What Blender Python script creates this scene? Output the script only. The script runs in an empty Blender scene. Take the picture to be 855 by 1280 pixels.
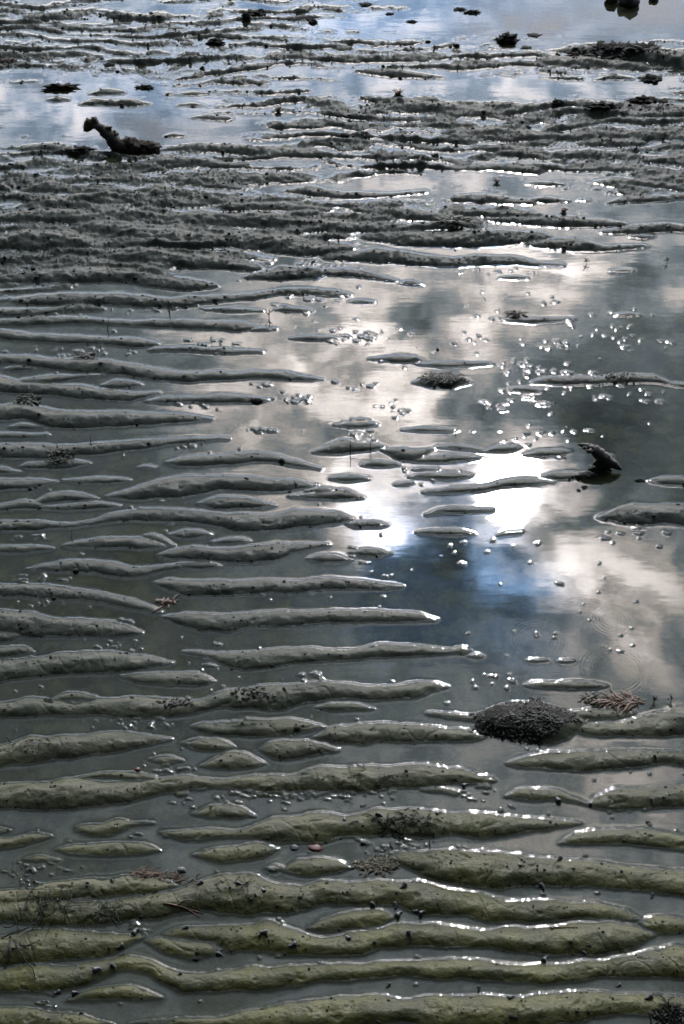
import bpy, math, random
import numpy as np
from mathutils import Vector, noise as mnoise

random.seed(7)
RNG = np.random.default_rng(11)
S = bpy.context.scene
COL = S.collection

# ------------------------------------------------------------------ camera
CAM_H = 1.6                      # eye height above the water, metres
FPX = 1778.0                     # focal length in pixels of the 855 x 1280 photograph
PITCH = math.radians(41.8)
cam_d = bpy.data.cameras.new("camera")
cam_d.sensor_fit = 'VERTICAL'; cam_d.sensor_height = 36.0
cam_d.lens = FPX / 1280.0 * 36.0
cam_d.clip_start = 0.05; cam_d.clip_end = 3000
cam = bpy.data.objects.new("camera", cam_d); COL.objects.link(cam)
cam.location = (0, 0, CAM_H); cam.rotation_euler = (math.pi / 2 - PITCH, 0, 0)
S.camera = cam
CP, SP = math.cos(PITCH), math.sin(PITCH)

def ground(px, py, z=0.0):
    """photograph pixel -> point on the level z"""
    u = (px - 427.5) / FPX; v = (py - 640.0) / FPX
    dy = CP - v * SP; dz = -SP - v * CP
    t = (CAM_H - z) / -dz
    return (u * t, dy * t, z)

def row_scale(py):
    """metres of ground per photo pixel at a row: across, along"""
    a = ground(427.5, py); b = ground(428.5, py); c = ground(427.5, py - 1)
    return b[0] - a[0], c[1] - a[1]

# ------------------------------------------------------------------ light, exposure
SUN_PX = (634, 612)
EXPO = 1.0
S.view_settings.view_transform = 'Standard'; S.view_settings.look = 'None'
S.view_settings.exposure = EXPO; S.view_settings.gamma = 1.0
S.view_settings.use_curve_mapping = False
sx, sy, _ = ground(*SUN_PX)
SUN_DIR = Vector((sx, sy, CAM_H)).normalized()
SUN_EL = math.asin(SUN_DIR.z); SUN_AZ = math.atan2(SUN_DIR.x, SUN_DIR.y)
sun_d = bpy.data.lights.new("sun", 'SUN'); sun_d.energy = 0.65
sun_d.angle = math.radians(2.6); sun_d.color = (1.0, 0.95, 0.88)
sun = bpy.data.objects.new("sun", sun_d); COL.objects.link(sun)
sun.rotation_euler = SUN_DIR.to_track_quat('Z', 'Y').to_euler()
sun.location = SUN_DIR * 20

WORLD_STRENGTH = 0.12
world = bpy.data.worlds.new("World"); S.world = world; world.use_nodes = True

def build_sky():
    nt = world.node_tree; N = nt.nodes; L = nt.links; N.clear()
    out = N.new('ShaderNodeOutputWorld'); bg = N.new('ShaderNodeBackground')
    L.new(bg.outputs[0], out.inputs[0]); bg.inputs['Strength'].default_value = WORLD_STRENGTH
    K = 1.0 / (WORLD_STRENGTH * 2 ** EXPO)          # picture units -> world units
    def val(s, v):
        if isinstance(v, (int, float)): s.default_value = v
        elif isinstance(v, tuple): s.default_value = v
        else: L.new(v, s)
    def M(op, a, b=None, c=None, clamp=False):
        n = N.new('ShaderNodeMath'); n.operation = op; n.use_clamp = clamp
        val(n.inputs[0], a)
        if b is not None: val(n.inputs[1], b)
        if c is not None: val(n.inputs[2], c)
        return n.outputs[0]
    def V(op, a, b=None, c=None, o=0):
        n = N.new('ShaderNodeVectorMath'); n.operation = op
        val(n.inputs[0], a)
        if b is not None: val(n.inputs[1], b)
        if c is not None: val(n.inputs[2], c)
        return n.outputs[o]
    def mix(f, a, b, mode='MIX'):
        n = N.new('ShaderNodeMix'); n.data_type = 'RGBA'; n.blend_type = mode
        val(n.inputs['Factor'], f); val(n.inputs[6], a); val(n.inputs[7], b)
        return n.outputs[2]
    def noise(vec, scale, detail=5, rough=.55, o=0):
        n = N.new('ShaderNodeTexNoise'); n.inputs['Scale'].default_value = scale
        n.inputs['Detail'].default_value = detail; n.inputs['Roughness'].default_value = rough
        L.new(vec, n.inputs['Vector']); return n.outputs[o]
    def ramp(f, a, b, c=0., d=1.):
        n = N.new('ShaderNodeMapRange'); n.interpolation_type = 'SMOOTHSTEP'
        val(n.inputs[0], f); n.inputs[1].default_value = a; n.inputs[2].default_value = b
        n.inputs[3].default_value = c; n.inputs[4].default_value = d
        return n.outputs[0]
    sky = N.new('ShaderNodeTexSky'); sky.sky_type = 'NISHITA'; sky.sun_disc = False
    sky.sun_elevation = SUN_EL; sky.sun_rotation = SUN_AZ
    tc = N.new('ShaderNodeTexCoord')
    d = tc.outputs['Generated']
    sep = N.new('ShaderNodeSeparateXYZ'); L.new(d, sep.inputs[0])
    z = M('MAXIMUM', sep.outputs[2], 0.04)
    comb = N.new('ShaderNodeCombineXYZ')
    L.new(M('DIVIDE', sep.outputs[0], z), comb.inputs[0]); L.new(M('DIVIDE', sep.outputs[1], z), comb.inputs[1])
    uv = comb.outputs[0]                              # position on a level cloud deck
    w1 = V('SUBTRACT', noise(uv, 4.0, 4, .6, 1), (.5, .5, .5))
    w2 = V('SUBTRACT', noise(uv, 15.0, 5, .62, 1), (.5, .5, .5))
    wuv = V('MULTIPLY_ADD', w1, (.20, .20, 0), uv)
    wuv = V('MULTIPLY_ADD', w2, (.055, .055, 0), wuv)
    det = noise(wuv, 12.0, 8, .6)                     # fine cloud texture
    big = noise(wuv, 1.7, 4, .5)
    def blobs(lst, gain=1.0):
        acc = None
        for px, py, rx, ry, amp in lst:
            g = ground(px, py); a, b = row_scale(py)
            cx, cy = g[0] / CAM_H, g[1] / CAM_H
            ix, iy = CAM_H / (a * rx), CAM_H / (b * ry)
            q = V('MULTIPLY_ADD', wuv, (ix, iy, 0), (-cx * ix, -cy * iy, 0))
            e = M('POWER', 0.3679, V('DOT_PRODUCT', q, q, o=1))
            acc = M('MULTIPLY_ADD', e, amp * gain, acc if acc is not None else 0.0)
        return acc
    bright = blobs(BRIGHT); dark = blobs(DARK); blue = blobs(BLUE); bluish = blobs(BLUISH)
    dsun = V('DOT_PRODUCT', d, tuple(SUN_DIR), o=1)
    ang = M('ARCCOSINE', M('MINIMUM', dsun, 0.99999))
    glow = M('MULTIPLY', M('POWER', 0.3679, M('MULTIPLY', ang, 4.5)), 4.6)
    front = ramp(ang, 1.35, 0.1, 0.05, 1.25)
    lum = M('ADD', M('MULTIPLY', front, M('MULTIPLY_ADD', big, 1.7, 0.15)), M('MULTIPLY', glow, ramp(big, .3, .7, .35, .6)))
    low = ramp(sep.outputs[2], .50, .04)             # the deck brightens towards the horizon on the sun's side
    lum = M('ADD', lum, M('MULTIPLY', M('MULTIPLY', low, ramp(ang, 1.5, .5)), 10.0))
    tex = ramp(det, .36, .64, .3, 1.7)
    lum = M('MULTIPLY', lum, ramp(det, .3, .7, .7, 1.3))
    lum = M('ADD', lum, M('MULTIPLY', bright, tex))
    dk = M('MULTIPLY', dark, ramp(det, .3, .7, 1.25, .75))
    lum = M('MULTIPLY', lum, M('POWER', 0.3679, dk))
    warm = ramp(lum, 2.0, 9.0)
    tint = mix(warm, (.78, .93, 1.07, 1), (1.0, .915, .875, 1))
    tint = mix(M('MULTIPLY', bluish, ramp(det, .32, .66, 1.3, .35), clamp=True), tint, (.42, .72, 1.22, 1))
    cloud = V('SCALE', tint); cloud.node.inputs['Scale'].default_value = 1
    L.new(M('MULTIPLY', lum, K), cloud.node.inputs['Scale'])
    # holes in the deck open on the clear sky: some in view, some by the same noise elsewhere
    hole_n = ramp(noise(uv, 1.1, 5, .6), .64, .74)
    far = ramp(V('LENGTH', V('SUBTRACT', uv, (0, 1.4, 0)), o=1), 1.3, 2.2)
    hole = M('MAXIMUM', M('MULTIPLY', blue, ramp(det, .3, .62, 1.3, .4), clamp=True), M('MULTIPLY', hole_n, far))
    skyc = V('SCALE', sky.outputs[0]); skyc.node.inputs['Scale'].default_value = 1.5
    final = mix(M('MINIMUM', hole, 1.0), cloud, skyc)
    L.new(final, bg.inputs['Color'])

# cloud pattern around the sun: where thin bright cloud, dense dark cloud and gaps stand
BRIGHT = [(600,740,26,36,7),(585,700,20,20,6),(505,710,28,20,9),(560,650,200,130,1.6),(450,655,36,38,44),(455,690,40,18,16),(452,650,85,62,6),(640,622,95,66,7),(640,606,68,48,11),(600,566,60,26,12),(665,645,60,40,10),(556,590,60,22,12),(600,572,70,24,20),(690,690,50,50,10.08),(755,735,90,48,10.8),
 (805,690,70,50,7.2),(640,745,60,30,9.36),(520,515,100,42,12.24),(450,450,130,55,10.8),(625,430,55,48,11.52),(400,400,90,40,7.92),
 (545,350,120,34,7.92),(700,365,55,42,7.92),(335,480,80,80,5.76),(270,520,60,40,6),(680,335,80,24,6.48),(820,370,60,45,5.76),
 (415,605,70,26,11.52),(350,570,80,26,5.76),(640,825,60,30,6.48),(790,800,90,50,6.48),(700,930,160,40,5),(760,1040,200,70,3.2),(500,830,60,40,3),
 (430,1170,620,170,1.2),(330,990,200,60,1.6),(820,950,150,60,3.5),(600,232,220,34,6),(760,300,130,28,5.25),(600,105,320,36,5.25),(90,130,200,60,5.25),
 (420,30,260,34,4.5),(250,320,220,60,2.25),(200,200,260,40,3),(230,412,60,16,5)]
DARK = [(548,690,48,56,1.5),(545,775,85,48,1.3),(545,405,46,34,.8),(755,540,110,55,1.1),(620,520,50,36,.8),
 (440,548,60,22,.8),(770,395,60,30,.9),(780,345,70,18,.7),(655,790,45,22,.9),(780,640,90,20,1.0),(640,700,26,26,.6),
 (150,720,260,110,.7),(330,870,300,60,.3)]
BLUE = [(830,12,190,36,1.2),(620,35,110,22,.6),(215,162,60,13,.9),(50,116,40,8,.7),(440,232,60,7,.6),(700,72,110,8,.6),(330,205,60,6,.6)]
BLUISH = [(560,705,90,100,1.3),(525,735,80,50,.9),(530,790,90,45,.7),(620,750,50,60,.7),(700,10,600,60,.85),(100,130,300,80,.3),(430,120,500,120,.35),(760,530,120,60,.25)]
build_sky()
S.cycles.sample_clamp_indirect = 6

# ------------------------------------------------------------------ material helpers
def new_mat(name):
    m = bpy.data.materials.new(name); m.use_nodes = True; m.node_tree.nodes.clear()
    return m, m.node_tree.nodes, m.node_tree.links

def earth_mat(name, c1, c2, scale=60, rough=.5, bump=.4, dist=.002, coat=.0, spec=.5, c3=None):
    m, N, L = new_mat(name)
    o = N.new('ShaderNodeOutputMaterial'); p = N.new('ShaderNodeBsdfPrincipled'); L.new(p.outputs[0], o.inputs[0])
    tc = N.new('ShaderNodeTexCoord')
    n = N.new('ShaderNodeTexNoise'); n.inputs['Scale'].default_value = scale; n.inputs['Detail'].default_value = 6
    L.new(tc.outputs['Object'], n.inputs['Vector'])
    r = N.new('ShaderNodeValToRGB'); r.color_ramp.elements[0].position = .35; r.color_ramp.elements[1].position = .68
    r.color_ramp.elements[0].color = (*c1, 1); r.color_ramp.elements[1].color = (*c2, 1)
    if c3: e = r.color_ramp.elements.new(.8); e.color = (*c3, 1)
    L.new(n.outputs[0], r.inputs[0]); L.new(r.outputs[0], p.inputs['Base Color'])
    n2 = N.new('ShaderNodeTexNoise'); n2.inputs['Scale'].default_value = scale * 5; n2.inputs['Detail'].default_value = 4
    L.new(tc.outputs['Object'], n2.inputs['Vector'])
    b = N.new('ShaderNodeBump'); b.inputs['Strength'].default_value = bump; b.inputs['Distance'].default_value = dist
    L.new(n2.outputs[0], b.inputs['Height']); L.new(b.outputs[0], p.inputs['Normal'])
    p.inputs['Roughness'].default_value = rough; p.inputs['Coat Weight'].default_value = coat
    p.inputs['Coat Roughness'].default_value = .12; p.inputs['Specular IOR Level'].default_value = spec
    return m

def mud_mat():
    m, N, L = new_mat('wet_mud')
    o = N.new('ShaderNodeOutputMaterial'); p = N.new('ShaderNodeBsdfPrincipled'); L.new(p.outputs[0], o.inputs[0])
    g = N.new('ShaderNodeNewGeometry')
    def noise(scale, det, rough=.6, vec=None):
        n = N.new('ShaderNodeTexNoise'); n.inputs['Scale'].default_value = scale
        n.inputs['Detail'].default_value = det; n.inputs['Roughness'].default_value = rough
        L.new(vec or g.outputs['Position'], n.inputs['Vector']); return n
    def mix(f, a, b, mode='MIX'):
        n = N.new('ShaderNodeMix'); n.data_type = 'RGBA'; n.blend_type = mode
        for s, v in ((n.inputs['Factor'], f), (n.inputs[6], a), (n.inputs[7], b)):
            if isinstance(v, (float, int, tuple)): s.default_value = v
            else: L.new(v, s)
        return n.outputs[2]
    def mr(v, a, b, c=0., d=1.):
        n = N.new('ShaderNodeMapRange'); L.new(v, n.inputs[0])
        for i, x in enumerate((a, b, c, d)): n.inputs[i + 1].default_value = x
        return n.outputs[0]
    a = noise(14, 6); b = noise(120, 5); c = noise(5, 4); grain = noise(900, 2); al = noise(34, 7, .7)
    at = N.new('ShaderNodeAttribute'); at.attribute_name = 'far'      # colour graded with distance: olive near the camera, greyer and rougher further out
    colA = mix(mr(a.outputs[0], .35, .65), (.022, .023, .004, 1), (.072, .069, .016, 1))
    colB = mix(mr(a.outputs[0], .35, .65), (.020, .024, .021, 1), (.052, .059, .053, 1))
    col = mix(at.outputs['Fac'], colA, colB)
    col = mix(mr(b.outputs[0], .4, .75, 0, .45), col, (.032, .036, .026, 1))
    col = mix(mr(al.outputs[0], .56, .70, 0, .6), col, (.026, .036, .014, 1))   # algal film
    col = mix(mr(grain.outputs[0], .62, .8, 0, .5), col, (.10, .10, .08, 1))      # pale grains
    sx_ = N.new('ShaderNodeSeparateXYZ'); L.new(g.outputs['Position'], sx_.inputs[0])
    silt = noise(26, 6, .65)                                   # pale silt settled in the troughs, patchy
    sm = N.new('ShaderNodeMath'); sm.operation = 'MULTIPLY'; L.new(mr(sx_.outputs[2], -.001, -.004), sm.inputs[0]); L.new(mr(silt.outputs[0], .46, .60), sm.inputs[1])
    col = mix(sm.outputs[0], col, (.15, .14, .07, 1))
    L.new(col, p.inputs['Base Color'])
    ra = N.new('ShaderNodeMath'); ra.operation = 'MULTIPLY_ADD'; ra.inputs[1].default_value = .33
    L.new(at.outputs['Fac'], ra.inputs[0]); L.new(mr(c.outputs[0], .3, .7, .42, .58), ra.inputs[2]); L.new(ra.outputs[0], p.inputs['Roughness'])
    p.inputs['Specular IOR Level'].default_value = .16
    p.inputs['Coat Weight'].default_value = .22; p.inputs['Coat Roughness'].default_value = .3; p.inputs['Coat IOR'].default_value = 1.33
    bp = N.new('ShaderNodeBump'); bp.inputs['Strength'].default_value = .8; bp.inputs['Distance'].default_value = .0013
    h1 = noise(420, 6, .65); L.new(h1.outputs[0], bp.inputs['Height'])
    b2 = N.new('ShaderNodeBump'); b2.inputs['Strength'].default_value = .5; b2.inputs['Distance'].default_value = .004
    mp = N.new('ShaderNodeMapping'); mp.inputs['Scale'].default_value = (.6, 1.2, 1); mp.inputs['Rotation'].default_value = (0, 0, .5)
    L.new(g.outputs['Position'], mp.inputs['Vector'])
    h2 = noise(95, 6, .6, mp.outputs[0]); L.new(h2.outputs[0], b2.inputs['Height']); L.new(b2.outputs[0], bp.inputs['Normal'])
    L.new(bp.outputs[0], p.inputs['Normal'])
    return m

def water_mat():
    m, N, L = new_mat('shallow_water')
    o = N.new('ShaderNodeOutputMaterial'); mx = N.new('ShaderNodeMixShader'); L.new(mx.outputs[0], o.inputs[0])
    g = N.new('ShaderNodeNewGeometry')
    tr = N.new('ShaderNodeBsdfTransparent'); gl = N.new('ShaderNodeBsdfGlossy')
    gl.inputs['Roughness'].default_value = .02
    df = N.new('ShaderNodeBsdfDiffuse'); df.inputs['Color'].default_value = (.052, .052, .026, 1)   # silt in the water
    body = N.new('ShaderNodeMixShader')
    n = N.new('ShaderNodeTexNoise'); n.inputs['Scale'].default_value = 11; n.inputs['Detail'].default_value = 5
    L.new(g.outputs['Position'], n.inputs['Vector'])
    r = N.new('ShaderNodeMapRange'); r.inputs[1].default_value = .3; r.inputs[2].default_value = .7
    r.inputs[3].default_value = .04; r.inputs[4].default_value = .32
    L.new(n.outputs[0], r.inputs[0]); L.new(r.outputs[0], body.inputs[0])
    tr.inputs['Color'].default_value = (.86, .90, .84, 1)
    L.new(tr.outputs[0], body.inputs[1]); L.new(df.outputs[0], body.inputs[2])
    fr = N.new('ShaderNodeFresnel'); fr.inputs['IOR'].default_value = 1.42
    bp = N.new('ShaderNodeBump'); bp.inputs['Strength'].default_value = .12; bp.inputs['Distance'].default_value = .0006
    mp = N.new('ShaderNodeMapping'); mp.inputs['Scale'].default_value = (.35, 1.3, 1)
    L.new(g.outputs['Position'], mp.inputs['Vector'])
    nn = N.new('ShaderNodeTexNoise'); nn.inputs['Scale'].default_value = 22; nn.inputs['Detail'].default_value = 4
    L.new(mp.outputs[0], nn.inputs['Vector']); L.new(nn.outputs[0], bp.inputs['Height'])
    L.new(bp.outputs[0], gl.inputs['Normal']); L.new(bp.outputs[0], fr.inputs['Normal'])
    L.new(fr.outputs[0], mx.inputs[0]); L.new(body.outputs[0], mx.inputs[1]); L.new(gl.outputs[0], mx.inputs[2])
    return m

# ------------------------------------------------------------------ numpy noise
_G = RNG.normal(size=(256, 256, 2)); _G /= np.linalg.norm(_G, axis=2, keepdims=True)
def perlin(x, y, seed=0):
    x = x + seed * 37.17; y = y + seed * 91.73
    xi = np.floor(x).astype(np.int64); yi = np.floor(y).astype(np.int64)
    xf = x - xi; yf = y - yi
    u = xf * xf * xf * (xf * (xf * 6 - 15) + 10); v = yf * yf * yf * (yf * (yf * 6 - 15) + 10)
    def g(i, j, dx, dy):
        q = _G[(xi + i) & 255, (yi + j) & 255]; return q[..., 0] * dx + q[..., 1] * dy
    a = g(0, 0, xf, yf); b = g(1, 0, xf - 1, yf); c = g(0, 1, xf, yf - 1); d = g(1, 1, xf - 1, yf - 1)
    return (a + u * (b - a) + v * (c - a + u * (a - b - c + d))) * 1.5
def fbm(x, y, octs=4, seed=0, gain=.5):
    s = 0; a = 1.0
    for k in range(octs):
        s = s + a * perlin(x * 2 ** k, y * 2 ** k, seed + k); a *= gain
    return s
def sstep(a, b, x):
    t = np.clip((x - a) / (b - a), 0, 1); return t * t * (3 - 2 * t)

# ------------------------------------------------------------------ surveyed ripples
TILE = dict(A=(0,1070),B=(285,1070),C=(570,1070),D=(0,860),E=(285,860),F=(570,860),G=(0,650),H=(285,650),I=(570,650),
            J=(0,440),K=(285,440),L=(570,440),M=(0,220),N=(285,220),O=(570,220),P=(0,0),Q=(285,0),R=(570,0))
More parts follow.
